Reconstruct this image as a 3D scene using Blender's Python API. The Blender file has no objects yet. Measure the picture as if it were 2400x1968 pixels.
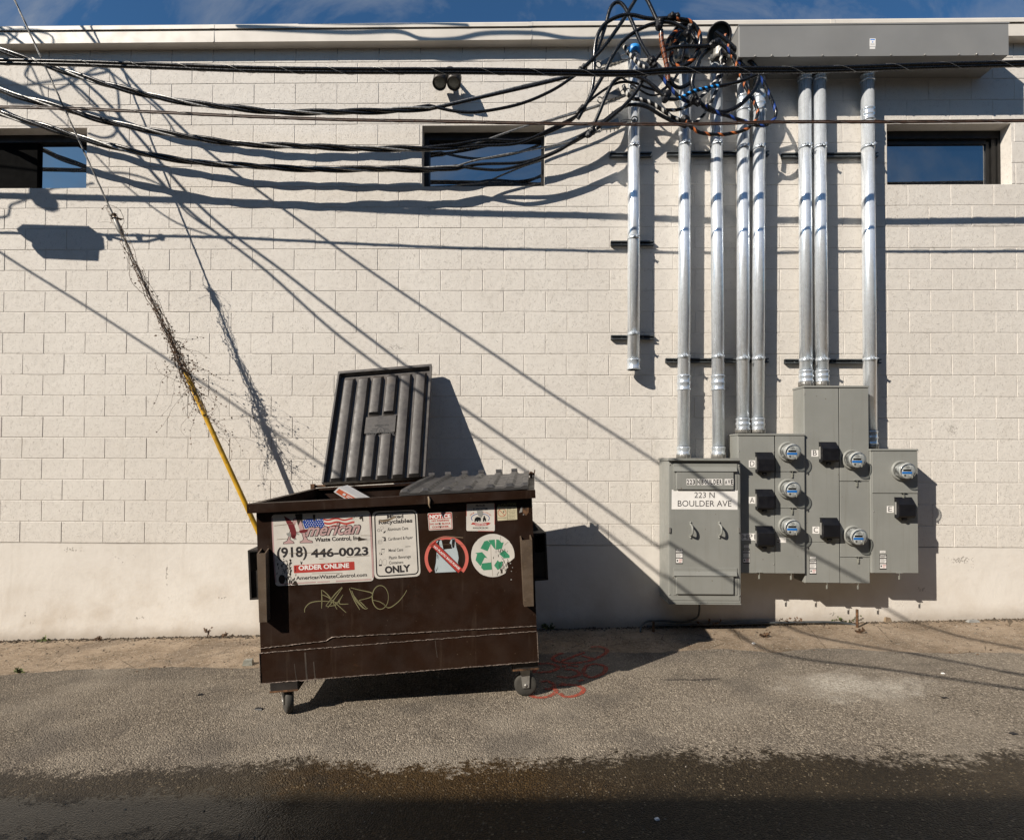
import bpy, math, random
from mathutils import Vector, Matrix, Quaternion
random.seed(7)
S = bpy.context.scene
COL = S.collection

# ------------------------------------------------------------------ camera
YAW, PITCH, ROLL = -0.0149387, 0.0174506, 0.0030157
CAM = Vector((5.0464658, -5.5180639, 1.6684947))
FPX, CX0, CY0 = 1350.0, 1200.0, 1050.0            # focal length and principal point of the photograph
cyw, syw, cpt, spt = math.cos(YAW), math.sin(YAW), math.cos(PITCH), math.sin(PITCH)
FWD = Vector((syw*cpt, cyw*cpt, spt)); _R = Vector((cyw, -syw, 0)); _U = _R.cross(FWD)
RGT = _R*math.cos(ROLL) + _U*math.sin(ROLL); UPV = _U*math.cos(ROLL) - _R*math.sin(ROLL)
cd = bpy.data.cameras.new('camera'); cam = bpy.data.objects.new('camera', cd); COL.objects.link(cam)
cam.matrix_world = Matrix(((RGT.x, UPV.x, -FWD.x, CAM.x), (RGT.y, UPV.y, -FWD.y, CAM.y), (RGT.z, UPV.z, -FWD.z, CAM.z), (0, 0, 0, 1)))
cd.sensor_width = 36.0; cd.lens = 36.0*FPX/2400.0; cd.shift_y = (CY0-984.0)/2400.0
cd.clip_start = 0.05; cd.clip_end = 2000
S.camera = cam

# ------------------------------------------------------------------ sky, sun, exposure
SUN = Vector((1.27, 1.0, -1.09))                  # direction the light travels
SX, SZ = SUN.x, -SUN.z
w = bpy.data.worlds.new('World'); S.world = w; w.use_nodes = True
wn, wl = w.node_tree.nodes, w.node_tree.links
wn.clear()
wo = wn.new('ShaderNodeOutputWorld'); wb = wn.new('ShaderNodeBackground')
sky = wn.new('ShaderNodeTexSky'); sky.sky_type = 'NISHITA'; sky.sun_disc = False
sky.sun_elevation = math.atan2(SZ, math.hypot(SX, 1.0)); sky.sun_rotation = math.atan2(-SX, -1.0) % (2*math.pi)
sky.altitude = 200; sky.air_density = 1.0; sky.dust_density = 0.4; sky.ozone_density = 6.0
# thin cirrus streaks drawn into the sky itself
tc = wn.new('ShaderNodeTexCoord'); mp = wn.new('ShaderNodeMapping'); mp.inputs['Rotation'].default_value = (0.3, 0.5, 0.6); mp.inputs['Scale'].default_value = (2.2, 7.0, 2.2); mp.inputs['Location'].default_value = (-2.57, 2.97, -0.86)
nz = wn.new('ShaderNodeTexNoise'); nz.inputs['Scale'].default_value = 1.9; nz.inputs['Detail'].default_value = 9; nz.inputs['Roughness'].default_value = 0.62; nz.inputs['Distortion'].default_value = 0.6
rp = wn.new('ShaderNodeValToRGB'); rp.color_ramp.elements[0].position = 0.45; rp.color_ramp.elements[0].color = (0, 0, 0, 1); rp.color_ramp.elements[1].position = 0.74; rp.color_ramp.elements[1].color = (0.62, 0.62, 0.62, 1)
mx = wn.new('ShaderNodeMixRGB'); mx.inputs['Color2'].default_value = (4.2, 4.5, 4.9, 1)
wl.new(tc.outputs['Generated'], mp.inputs['Vector']); wl.new(mp.outputs['Vector'], nz.inputs['Vector']); wl.new(nz.outputs['Fac'], rp.inputs['Fac'])
tn = wn.new('ShaderNodeMixRGB'); tn.blend_type = 'MULTIPLY'; tn.inputs['Fac'].default_value = 1; tn.inputs['Color2'].default_value = (.70, 1.03, 1.12, 1); wl.new(sky.outputs['Color'], tn.inputs['Color1'])
wl.new(rp.outputs['Color'], mx.inputs['Fac']); wl.new(tn.outputs['Color'], mx.inputs['Color1']); wl.new(mx.outputs['Color'], wb.inputs['Color'])
wl.new(wb.outputs['Background'], wo.inputs['Surface'])
wb.inputs['Strength'].default_value = 0.055
sl = bpy.data.lights.new('sun', 'SUN'); sl.energy = 4.6; sl.angle = math.radians(0.42); sl.color = (1.0, 0.915, 0.80)
so = bpy.data.objects.new('sun', sl); COL.objects.link(so); so.location = (-10, -10, 20); so.rotation_euler = SUN.to_track_quat('-Z', 'Y').to_euler()
S.view_settings.view_transform = 'Standard'; S.view_settings.look = 'None'; S.view_settings.gamma = 1.0
S.view_settings.use_curve_mapping = False; S.view_settings.exposure = 0.62
S.cycles.max_bounces = 8; S.cycles.transparent_max_bounces = 12
S.cycles.use_denoising = True

# ------------------------------------------------------------------ placing helpers
def ray(px, py): return FWD + RGT*((px-CX0)/FPX) + UPV*((CY0-py)/FPX)
def at(px, py, D):                                 # the point seen at pixel (px, py) that stands D metres in front of the wall
    v = ray(px, py); t = (-D - CAM.y)/v.y
    return CAM + v*t
def atz(px, py, z): return CAM + ray(px, py)*z     # the same, by depth from the camera
GZ0, GZX = -0.1034, 0.0289
def gz(x, y=0.0): return GZ0 + GZX*x               # height of the ground
def ground(px, py):
    v = ray(px, py); t = (GZ0 + GZX*CAM.x - CAM.z)/(v.z - GZX*v.x)
    return CAM + v*t
def lift(P, D): return P + Vector((-SX, -1.0, SZ))*D   # from a shadow back up along the sunlight

# ------------------------------------------------------------------ object helpers
def tag(o, label=None, cat=None, group=None, kind=None):
    if label: o['label'] = label
    if cat: o['category'] = cat
    if group: o['group'] = group
    if kind: o['kind'] = kind
    return o
def thing(name, label, cat, loc=(0, 0, 0), group=None, mat=None):
    o = bpy.data.objects.new(name, None); COL.objects.link(o); o.empty_display_size = 0.1
    if mat is not None: o.matrix_world = mat
    else: o.location = loc
    return tag(o, label, cat, group)
class MB:
    def __init__(s): s.v = []; s.f = []; s.sm = []
    def add(s, vs, fs, smooth=False):
        b = len(s.v); s.v += [tuple(q) for q in vs]; s.f += [tuple(i+b for i in f) for f in fs]; s.sm += [smooth]*len(fs)
    def box(s, a, b, ch=0.0):
        x0, y0, z0 = a; x1, y1, z1 = b
        if x0 > x1: x0, x1 = x1, x0
        if y0 > y1: y0, y1 = y1, y0
        if z0 > z1: z0, z1 = z1, z0
        c = min(ch, (x1-x0)*.45, (y1-y0)*.45, (z1-z0)*.45)
        if c <= 0:
            s.add([(x0, y0, z0), (x1, y0, z0), (x1, y1, z0), (x0, y1, z0), (x0, y0, z1), (x1, y0, z1), (x1, y1, z1), (x0, y1, z1)],
                  [(0, 3, 2, 1), (4, 5, 6, 7), (0, 1, 5, 4), (1, 2, 6, 5), (2, 3, 7, 6), (3, 0, 4, 7)]); return
        V = []
        for z, i in ((z0, c), (z0+c, 0), (z1-c, 0), (z1, c)):
            if i: V += [(x0+c, y0+c, z), (x1-c, y0+c, z), (x1-c, y1-c, z), (x0+c, y1-c, z)]
            else: V += [(x0+c, y0, z), (x1-c, y0, z), (x1, y0+c, z), (x1, y1-c, z), (x1-c, y1, z), (x0+c, y1, z), (x0, y1-c, z), (x0, y0+c, z)]
        F = [(3, 2, 1, 0), (20, 21, 22, 23)]
        for k in range(8): F.append((4+k, 4+(k+1) % 8, 12+(k+1) % 8, 12+k))
        for lo, up, rev in ((0, 4, False), (20, 12, True)):
            for k in range(4):
                q = (lo+k, lo+(k+1) % 4, up+2*k+1, up+2*k); t = (lo+(k+1) % 4, up+(2*k+2) % 8, up+2*k+1)
                F.append(q if not rev else q[::-1]); F.append(t if not rev else t[::-1])
        s.add(V, F)
    def hexa(s, p):                                # 8 corners: bottom 0-3 counter-clockwise, top 4-7
        s.add(p, [(0, 3, 2, 1), (4, 5, 6, 7), (0, 1, 5, 4), (1, 2, 6, 5), (2, 3, 7, 6), (3, 0, 4, 7)])
    def prism(s, poly, a, b):                      # poly of Vectors, extruded from offset a to offset b
        n = len(poly); s.add([Vector(q)+a for q in poly]+[Vector(q)+b for q in poly],
                             [tuple(range(n))[::-1], tuple(range(n, 2*n))]+[(i, (i+1) % n, n+(i+1) % n, n+i) for i in range(n)])
    def poly(s, pts): s.add(pts, [tuple(range(len(pts)))])
    def tube(s, pts, r, n=8, cap=True, smooth=True):
        pts = [Vector(q) for q in pts]; N = len(pts); rr = r if isinstance(r, (list, tuple)) else [r]*N
        T = [(pts[min(i+1, N-1)]-pts[max(i-1, 0)]).normalized() for i in range(N)]
        a = Vector((0, 0, 1)) if abs(T[0].z) < .9 else Vector((1, 0, 0))
        u = T[0].cross(a).normalized(); V = []; FR = []
        for i in range(N):
            if i:
                ax = T[i-1].cross(T[i])
                if ax.length > 1e-7: u = Quaternion(ax.normalized(), T[i-1].angle(T[i])) @ u
            u = (u - T[i]*u.dot(T[i])).normalized(); v = T[i].cross(u); FR.append((pts[i], u.copy(), v.copy()))
            for k in range(n):
                t = 2*math.pi*k/n; V.append(pts[i]+(u*math.cos(t)+v*math.sin(t))*rr[i])
        F = [(i*n+k, i*n+(k+1) % n, (i+1)*n+(k+1) % n, (i+1)*n+k) for i in range(N-1) for k in range(n)]
        s.add(V, F, smooth)
        if cap: s.add([V[k] for k in range(n)], [tuple(range(n))[::-1]]); s.add(V[-n:], [tuple(range(n))])
        return FR
    def ball(s, c, r, n=8, m=5, sc=(1, 1, 1)):
        c = Vector(c); V = []
        for j in range(m+1):
            p = math.pi*j/m
            for k in range(n):
                t = 2*math.pi*k/n; V.append(c+Vector((math.sin(p)*math.cos(t)*r*sc[0], math.sin(p)*math.sin(t)*r*sc[1], math.cos(p)*r*sc[2])))
        s.add(V, [(j*n+k, (j+1)*n+k, (j+1)*n+(k+1) % n, j*n+(k+1) % n) for j in range(m) for k in range(n)], True)
    def lathe(s, c, axis, prof, n=24, smooth=True):  # prof: (distance along axis, radius)
        c = Vector(c); A = Vector(axis).normalized(); a = Vector((0, 0, 1)) if abs(A.z) < .9 else Vector((1, 0, 0))
        u = A.cross(a).normalized(); v = A.cross(u); V = []
        for d, r in prof:
            for k in range(n):
                t = 2*math.pi*k/n; V.append(c+A*d+(u*math.cos(t)+v*math.sin(t))*r)
        s.add(V, [(i*n+k, i*n+(k+1) % n, (i+1)*n+(k+1) % n, (i+1)*n+k) for i in range(len(prof)-1) for k in range(n)], smooth)
    def mesh(s, name, mat, off=None):
        me = bpy.data.meshes.new(name)
        V = s.v if off is None else [(q[0]-off[0], q[1]-off[1], q[2]-off[2]) for q in s.v]
        me.from_pydata(V, [], s.f); me.polygons.foreach_set('use_smooth', s.sm)
        me.materials.append(mat); me.update(); return me
    def build(s, name, mat, parent=None, world=True):  # world: vertices given in world space; the parent is an unrotated Empty
        off = parent_loc(parent) if (parent is not None and world) else None
        o = bpy.data.objects.new(name, s.mesh(name, mat, off)); COL.objects.link(o)
        if parent is not None: o.parent = parent
        return o
def parent_loc(p):
    L = Vector((0, 0, 0))
    while p is not None: L = L + p.location; p = p.parent
    return L
def cat(pts, n=8):                                 # Catmull-Rom through points of any dimension
    P = [Vector(q) for q in pts]
    if len(P) < 3: return [P[0].lerp(P[1], i/n) for i in range(n+1)]
    out = []
    for i in range(len(P)-1):
        a, b, c, d = P[max(i-1, 0)], P[i], P[i+1], P[min(i+2, len(P)-1)]
        for k in range(n):
            t = k/n; out.append(.5*((2*b)+(c-a)*t+(2*a-5*b+4*c-d)*t*t+(3*b-a-3*c+d)*t**3))
    out.append(P[-1]); return out
def copy_tree(o, parent=None):
    c = o.copy(); COL.objects.link(c); c.parent = parent
    for ch in list(o.children): copy_tree(ch, c)
    return c

# ------------------------------------------------------------------ materials
class NT:
    def __init__(s, name):
        s.m = bpy.data.materials.new(name); s.m.use_nodes = True; s.t = s.m.node_tree; s.n = s.t.nodes; s.l = s.t.links
        s.b = s.n['Principled BSDF']; g = s.n.new('ShaderNodeNewGeometry'); s.pos = g.outputs['Position']; s.geo = g
    def new(s, k, **kw):
        x = s.n.new(k)
        for a, b in kw.items(): setattr(x, a, b)
        return x
    def link(s, a, b): s.l.new(a, b)
    def noise(s, scale, detail=4, rough=.55, vec=None, dist=0):
        x = s.new('ShaderNodeTexNoise'); x.inputs['Scale'].default_value = scale; x.inputs['Detail'].default_value = detail
        x.inputs['Roughness'].default_value = rough; x.inputs['Distortion'].default_value = dist; s.link(vec or s.pos, x.inputs['Vector']); return x.outputs['Fac']
    def voro(s, scale, out='Distance', vec=None, feature='F1'):
        x = s.new('ShaderNodeTexVoronoi'); x.feature = feature; x.inputs['Scale'].default_value = scale; s.link(vec or s.pos, x.inputs['Vector']); return x.outputs[out]
    def ramp(s, fac, *stops):
        x = s.new('ShaderNodeValToRGB'); e = x.color_ramp.elements
        while len(e) < len(stops): e.new(.5)
        for q, (p, c) in zip(e, stops): q.position = p; q.color = (c[0], c[1], c[2], 1) if isinstance(c, (tuple, list)) else (c, c, c, 1)
        s.link(fac, x.inputs['Fac']); return x.outputs['Color']
    def mix(s, fac, a, b, blend='MIX'):
        x = s.new('ShaderNodeMixRGB', blend_type=blend)
        for k, q in (('Fac', fac), ('Color1', a), ('Color2', b)):
            if isinstance(q, (int, float)): x.inputs[k].default_value = q if k == 'Fac' else (q, q, q, 1)
            elif isinstance(q, (tuple, list)): x.inputs[k].default_value = (q[0], q[1], q[2], 1)
            else: s.link(q, x.inputs[k])
        return x.outputs['Color']
    def math(s, op, a, b=0.0, c=None, clamp=False):
        x = s.new('ShaderNodeMath', operation=op); x.use_clamp = clamp
        for k, q in enumerate((a, b) if c is None else (a, b, c)):
            if isinstance(q, (int, float)): x.inputs[k].default_value = q
            else: s.link(q, x.inputs[k])
        return x.outputs[0]
    def sep(s, vec=None):
        x = s.new('ShaderNodeSeparateXYZ'); s.link(vec or s.pos, x.inputs[0]); return x.outputs
    def mapr(s, v, a, b, c=0.0, d=1.0, smooth=True):
        x = s.new('ShaderNodeMapRange'); x.interpolation_type = 'SMOOTHSTEP' if smooth else 'LINEAR'
        s.link(v, x.inputs['Value'])
        for k, q in (('From Min', a), ('From Max', b), ('To Min', c), ('To Max', d)): x.inputs[k].default_value = q
        return x.outputs['Result']
    def bump(s, h, strength=.5, dist=.002, nrm=None):
        x = s.new('ShaderNodeBump'); x.inputs['Strength'].default_value = strength; x.inputs['Distance'].default_value = dist
        s.link(h, x.inputs['Height'])
        if nrm is not None: s.link(nrm, x.inputs['Normal'])
        return x.outputs['Normal']
    def set(s, **kw):
        names = dict(col='Base Color', rough='Roughness', metal='Metallic', nrm='Normal', spec='Specular IOR Level', trans='Transmission Weight', alpha='Alpha', coat='Coat Weight')
        for k, q in kw.items():
            i = s.b.inputs[names[k]]
            if isinstance(q, (int, float)): i.default_value = q
            elif isinstance(q, (tuple, list)): i.default_value = (q[0], q[1], q[2], 1)
            else: s.link(q, i)
        return s.m
def simple(name, col, rough=.6, metal=0.0, var=.12, scale=9.0, bump=.0, bscale=160.0, spec=.5):
    n = NT(name); f = n.noise(scale, 5)
    c2 = tuple(max(0, c*(1-2.2*var)) for c in col); c1 = tuple(min(1, c*(1+var*.6)) for c in col)
    n.set(col=n.ramp(f, (.3, c2), (.62, c1)), rough=n.mapr(n.noise(scale*2.3, 4), .3, .7, max(.03, rough-.08), min(1, rough+.1)), metal=metal, spec=spec)
    if bump: n.set(nrm=n.bump(n.noise(bscale, 3), bump, .002))
    return n.m
MAT = {}
# painted block: warm off-white paint over porous concrete block
def wall_paint(name, pits):
    n = NT(name); oi = n.new('ShaderNodeObjectInfo')
    big = n.noise(.9, 5); fine = n.noise(7, 5)
    c = n.mix(n.mapr(big, .35, .7), (.585, .550, .503), (.630, .597, .550))
    c = n.mix(n.math('MULTIPLY', n.mapr(fine, .5, .75), .25), c, (.455, .415, .362))
    x, y, z = n.sep()
    # grime rising from the ground and drip marks down the paint
    g = n.math('MULTIPLY', n.mapr(z, 1.0, 0.0), n.mapr(n.noise(3.2, 5), .38, .72))
    c = n.mix(n.math('MULTIPLY', g, .42), c, (.38, .31, .235))
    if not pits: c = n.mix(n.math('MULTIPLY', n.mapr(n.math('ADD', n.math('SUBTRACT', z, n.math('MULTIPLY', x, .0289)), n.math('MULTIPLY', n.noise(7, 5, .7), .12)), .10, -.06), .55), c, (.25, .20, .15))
    mpn = n.new('ShaderNodeMapping'); mpn.inputs['Scale'].default_value = (9, 9, .35); n.link(n.pos, mpn.inputs['Vector'])
    d = n.mapr(n.noise(1.4, 4, vec=mpn.outputs['Vector']), .6, .78)
    c = n.mix(n.math('MULTIPLY', d, .16), c, (.40, .36, .31))
    patch = None                                   # spalled, pock-marked spots of the real wall
    for qx, qy, rx, rz in (((925, 815, .13, .045), (225, 345, .06, .05), (2230, 1005, .07, .06), (1700, 905, .05, .08), (1010, 490, .10, .03)) if pits else ((170, 1287, .12, .03), (392, 1342, .018, .14), (330, 1447, .07, .02), (285, 1318, .05, .012), (2250, 1312, .14, .05), (2160, 1380, .05, .03), (1950, 1440, .05, .03), (60, 1440, .012, .05), (520, 1400, .05, .02))):
        q = at(qx, qy, 0); ax_ = n.math('DIVIDE', n.math('SUBTRACT', x, q.x), rx); az_ = n.math('DIVIDE', n.math('SUBTRACT', z, q.z), rz)
        dd = n.math('ADD', n.math('SQRT', n.math('ADD', n.math('MULTIPLY', ax_, ax_), n.math('MULTIPLY', az_, az_))), n.math('MULTIPLY', n.math('SUBTRACT', n.noise(30, 4, .7), .5), 2.2))
        mk = n.mapr(dd, 1.0, .35); patch = mk if patch is None else n.math('MAXIMUM', patch, mk)
    v = n.voro(112 if pits else 55); nn = n.noise(26 if pits else 5, 3)
    thr = n.mapr(nn, .36, .70, .15, .33) if pits else n.mapr(nn, .56, .74, .0, .24)
    thr = n.math('ADD', thr, n.math('MULTIPLY', patch, .26 if pits else .5))
    pit = n.math('LESS_THAN', v, thr)
    psoft = n.math('SUBTRACT', 1.0, n.mapr(n.math('SUBTRACT', v, thr), -.12, .06))
    c = n.mix(n.math('MULTIPLY', pit, .42), c, (.17, .15, .125))  # pits darkened in the colour, standing in for the shade in the hollows
    if pits: c = n.mix(.09, c, n.mix(oi.outputs['Random'], (.40, .37, .32), (.66, .62, .56)))
    h = n.math('ADD', n.math('MULTIPLY', n.noise(170 if pits else 60, 4, .6), .55 if pits else .22), n.math('MULTIPLY', psoft, -.9))
    h = n.math('ADD', h, n.math('MULTIPLY', n.noise(14, 3), 1.2 if pits else .8))
    n.set(col=c, rough=.72, spec=.3, nrm=n.bump(h, .85, .0036)); return n.m
MAT['block'] = wall_paint('block_paint', True); MAT['stem'] = wall_paint('stem_wall_paint', False)
MAT['mortar'] = wall_paint('mortar_paint', True)
def asphalt():
    n = NT('asphalt'); x, y, z = n.sep()
    flat = n.new('ShaderNodeMapping'); n.link(n.pos, flat.inputs['Vector'])
    vec = flat.outputs['Vector']
    cell = n.voro(118, 'Color', vec); cx = n.new('ShaderNodeSeparateXYZ'); n.link(cell, cx.inputs[0])
    cell2 = n.voro(240, 'Color', vec); cx2 = n.new('ShaderNodeSeparateXYZ'); n.link(cell2, cx2.inputs[0])
    st = n.ramp(cx.outputs[0], (.0, (.055, .046, .037)), (.40, (.150, .128, .104)), (.78, (.225, .194, .158)), (.93, (.36, .315, .255)), (1, (.52, .465, .39)))
    st2 = n.ramp(cx2.outputs[0], (.0, (.060, .050, .041)), (.5, (.165, .141, .115)), (.9, (.27, .235, .19)), (1, (.42, .37, .31)))
    c = n.mix(.38, st, st2)
    big_ = n.voro(34, 'Color', vec); bx_ = n.new('ShaderNodeSeparateXYZ'); n.link(big_, bx_.inputs[0]); bd_ = n.voro(34, 'Distance', vec)
    c = n.mix(n.math('MULTIPLY', n.math('LESS_THAN', bd_, n.math('MULTIPLY', bx_.outputs[1], .30)), n.math('GREATER_THAN', bx_.outputs[0], .86)), c, n.mix(bx_.outputs[2], (.20, .165, .125), (.47, .41, .33)))
    c = n.mix(n.math('MULTIPLY', n.math('LESS_THAN', bd_, n.math('MULTIPLY', bx_.outputs[1], .26)), n.math('LESS_THAN', bx_.outputs[0], .10)), c, (.035, .029, .024))
    c = n.mix(1.0, c, (1.01, .985, .94), 'MULTIPLY')
    s3 = n.voro(62, 'Color', vec); sx3 = n.new('ShaderNodeSeparateXYZ'); n.link(s3, sx3.inputs[0]); d3 = n.voro(62, 'Distance', vec)
    stone = n.math('MULTIPLY', n.math('GREATER_THAN', sx3.outputs[0], .50), n.mapr(n.math('SUBTRACT', d3, n.math('MULTIPLY', sx3.outputs[1], .42)), .04, -.04))
    c = n.mix(n.math('MULTIPLY', stone, .9), c, n.mix(sx3.outputs[2], (.13, .108, .085), (.42, .36, .285)))
    gap = n.math('MULTIPLY', n.math('LESS_THAN', sx3.outputs[0], .22), n.mapr(d3, .42, .25)); c = n.mix(n.math('MULTIPLY', gap, .6), c, (.03, .025, .02))
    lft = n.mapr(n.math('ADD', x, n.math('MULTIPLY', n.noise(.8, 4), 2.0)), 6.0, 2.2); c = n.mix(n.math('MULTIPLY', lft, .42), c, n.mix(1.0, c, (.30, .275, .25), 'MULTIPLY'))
    # bitumen-rich strip near the apron, paler worn middle
    worn = n.mapr(n.math('ADD', y, n.math('MULTIPLY', n.noise(1.1, 4), .9)), .05, -.75)
    c = n.mix(n.math('SUBTRACT', 1, worn), c, n.mix(.66, c, (.072, .064, .058)))
    c = n.mix(n.math('MULTIPLY', n.mapr(n.noise(.75, 6, .6), .46, .68), .60), c, (.275, .238, .19))
    c = n.mix(n.math('MULTIPLY', n.mapr(n.noise(1.7, 5, .6), .48, .70), .55), c, (.085, .073, .061))
    ex = n.math('ABSOLUTE', n.math('SUBTRACT', x, 6.28)); ey = n.math('ABSOLUTE', n.math('ADD', n.math('SUBTRACT', y, -1.33), n.math('MULTIPLY', n.math('SUBTRACT', n.noise(9, 3), .5), .12)))
    scar = n.math('MULTIPLY', n.mapr(ex, .24, .17), n.mapr(ey, .030, .008)); c = n.mix(n.math('MULTIPLY', scar, .8), c, (.035, .03, .026))
    # pale dried spill to the right
    dx = n.math('MULTIPLY', n.math('SUBTRACT', x, 7.35), 1.1); dy = n.math('MULTIPLY', n.math('SUBTRACT', y, -1.50), 2.2)
    rr = n.math('SQRT', n.math('ADD', n.math('MULTIPLY', dx, dx), n.math('MULTIPLY', dy, dy)))
    rr = n.math('ADD', rr, n.math('MULTIPLY', n.math('SUBTRACT', n.noise(3.4, 6, .7), .5), 1.5))
    c = n.mix(n.math('MULTIPLY', n.mapr(rr, .66, .10), .72), c, n.mix(n.mapr(n.noise(60, 4, .7), .4, .6), (.26, .23, .19), (.52, .48, .41)))
    # wet gutter line along the middle of the alley
    wob = n.math('ADD', n.math('ADD', n.math('MULTIPLY', n.noise(2.4, 6, .65), .34), n.math('MULTIPLY', n.noise(.55, 3), .38)), n.math('MULTIPLY', n.noise(28, 3, .6), .09))
    yy = n.math('ADD', n.math('ADD', y, wob), n.math('ADD', n.math('MULTIPLY', n.math('SUBTRACT', sx3.outputs[0], .5), .11), n.math('MULTIPLY', n.math('SUBTRACT', n.noise(9, 5, .7), .5), .30)))
    wet = n.math('MULTIPLY', n.mapr(yy, -1.95, -2.06), n.mapr(yy, -2.95, -2.62))
    film = n.math('MULTIPLY', n.math('MULTIPLY', n.mapr(yy, -2.22, -2.30), n.mapr(n.math('ADD', yy, n.math('MULTIPLY', n.noise(5, 5, .7), .5)), -2.40, -2.22)), n.mapr(n.math('ADD', x, n.math('MULTIPLY', n.noise(1.2, 4), 1.4)), 5.4, 4.3))
    brown = n.math('MULTIPLY', n.mapr(n.math('ADD', x, n.noise(3, 4)), 4.3, 4.55), n.mapr(n.math('ADD', x, n.math('MULTIPLY', n.noise(1.6, 4), 1.4)), 6.4, 5.7))
    wc = n.mix(1.0, c, (.150, .130, .098), 'MULTIPLY')
    wc = n.mix(n.math('MULTIPLY', brown, .55), wc, n.mix(1.0, wc, (1.7, 1.22, .48), 'MULTIPLY'))
    c = n.mix(wet, c, wc); c = n.mix(n.math('MULTIPLY', n.math('MULTIPLY', wet, stone), .55), c, n.mix(sx3.outputs[2], (.07, .055, .036), (.24, .19, .12)))
    c = n.mix(n.math('MULTIPLY', film, .75), c, (.024, .021, .015))
    ro = n.mix(wet, .92, .45); ro = n.mix(film, ro, .16)
    h = n.math('ADD', n.math('MULTIPLY', n.voro(118, 'Distance', vec), -1.0), n.math('MULTIPLY', n.noise(60, 5, .7), .5))
    h = n.math('ADD', h, n.math('MULTIPLY', n.noise(5, 4), 1.6))
    b = n.new('ShaderNodeBump'); b.inputs['Distance'].default_value = .007; n.link(h, b.inputs['Height'])
    n.link(n.math('SUBTRACT', .95, n.math('MULTIPLY', film, .72)), b.inputs['Strength'])
    n.set(col=c, rough=ro, spec=n.mix(wet, .22, .20), nrm=b.outputs['Normal']); return n.m
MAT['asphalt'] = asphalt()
def apron():
    n = NT('old_concrete'); f = n.noise(2.2, 6, .6)
    c = n.ramp(f, (.3, (.120, .088, .058)), (.5, (.225, .170, .118)), (.72, (.30, .238, .174)))
    c = n.mix(n.math('MULTIPLY', n.mapr(n.noise(11, 6, .72), .48, .66), .62), c, (.105, .078, .054))
    c = n.mix(n.math('MULTIPLY', n.mapr(n.noise(34, 5, .7), .48, .64), .40), c, (.36, .29, .215))
    c = n.mix(n.math('MULTIPLY', n.mapr(n.noise(1.3, 5, .6), .52, .66), .6), c, (.135, .105, .078))
    cell = n.voro(140, 'Color'); cs = n.new('ShaderNodeSeparateXYZ'); n.link(cell, cs.inputs[0])
    c = n.mix(n.math('MULTIPLY', n.mapr(cs.outputs[0], .9, 1.0), .6), c, (.48, .42, .34))
    cr = n.voro(1.6, 'Distance', feature='DISTANCE_TO_EDGE', vec=None)
    crk = n.math('MULTIPLY', n.math('LESS_THAN', n.math('ADD', cr, n.math('MULTIPLY', n.noise(9, 4), .03)), .019), .7)
    c = n.mix(crk, c, (.06, .045, .03))
    h = n.math('ADD', n.noise(90, 5, .7), n.math('MULTIPLY', n.noise(8, 4), 1.6))
    n.set(col=c, rough=.9, spec=.2, nrm=n.bump(h, .8, .004)); return n.m
MAT['apron'] = apron()
def galv(name, col, rough):
    n = NT(name); sp = n.voro(38, 'Color'); s = n.new('ShaderNodeSeparateXYZ'); n.link(sp, s.inputs[0])
    mpn = n.new('ShaderNodeMapping'); mpn.inputs['Scale'].default_value = (30, 30, 1.2); n.link(n.pos, mpn.inputs['Vector'])
    st = n.noise(2, 5, .6, mpn.outputs['Vector'])
    c = n.mix(n.math('MULTIPLY', s.outputs[0], .35), col, tuple(q*.72 for q in col))
    c = n.mix(n.math('MULTIPLY', n.mapr(st, .5, .75), .35), c, tuple(q*.6 for q in col))
    n.set(col=c, metal=.60, rough=n.mapr(st, .3, .7, rough-.05, rough+.1), nrm=n.bump(n.noise(70, 3), .12, .001), coat=.6); n.b.inputs['Coat Roughness'].default_value = .12; return n.m
MAT['galv'] = galv('galvanised_steel', (.84, .89, .94), .27)
MAT['coupling'] = galv('zinc_coupling', (.66, .71, .76), .2)
MAT['strut'] = simple('strut_steel', (.105, .115, .12), .45, .6)
MAT['trim'] = simple('cream_trim_metal', (.62, .575, .51), .5, var=.05, scale=3)
def cabinet():
    n = NT('cabinet_grey_paint'); f = n.noise(3, 5); c = n.ramp(f, (.3, (.205, .208, .192)), (.7, (.240, .243, .226)))
    d = n.voro(9); c = n.mix(n.math('LESS_THAN', n.math('ADD', d, n.math('MULTIPLY', n.noise(40, 2), .08)), .085), c, (.13, .11, .085))
    mpn = n.new('ShaderNodeMapping'); mpn.inputs['Scale'].default_value = (16, 16, .8); n.link(n.pos, mpn.inputs['Vector'])
    c = n.mix(n.math('MULTIPLY', n.mapr(n.noise(1.6, 5, .6, mpn.outputs['Vector']), .52, .78), .34), c, (.15, .137, .115))
    n.set(col=c, rough=n.mapr(n.noise(14, 4), .3, .7, .38, .55), spec=.45, nrm=n.bump(n.noise(60, 3), .06, .001)); return n.m
MAT['cab'] = cabinet()
MAT['jbox'] = simple('grey_box_metal', (.225, .222, .212), .45, .1, var=.05, scale=2)
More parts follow.
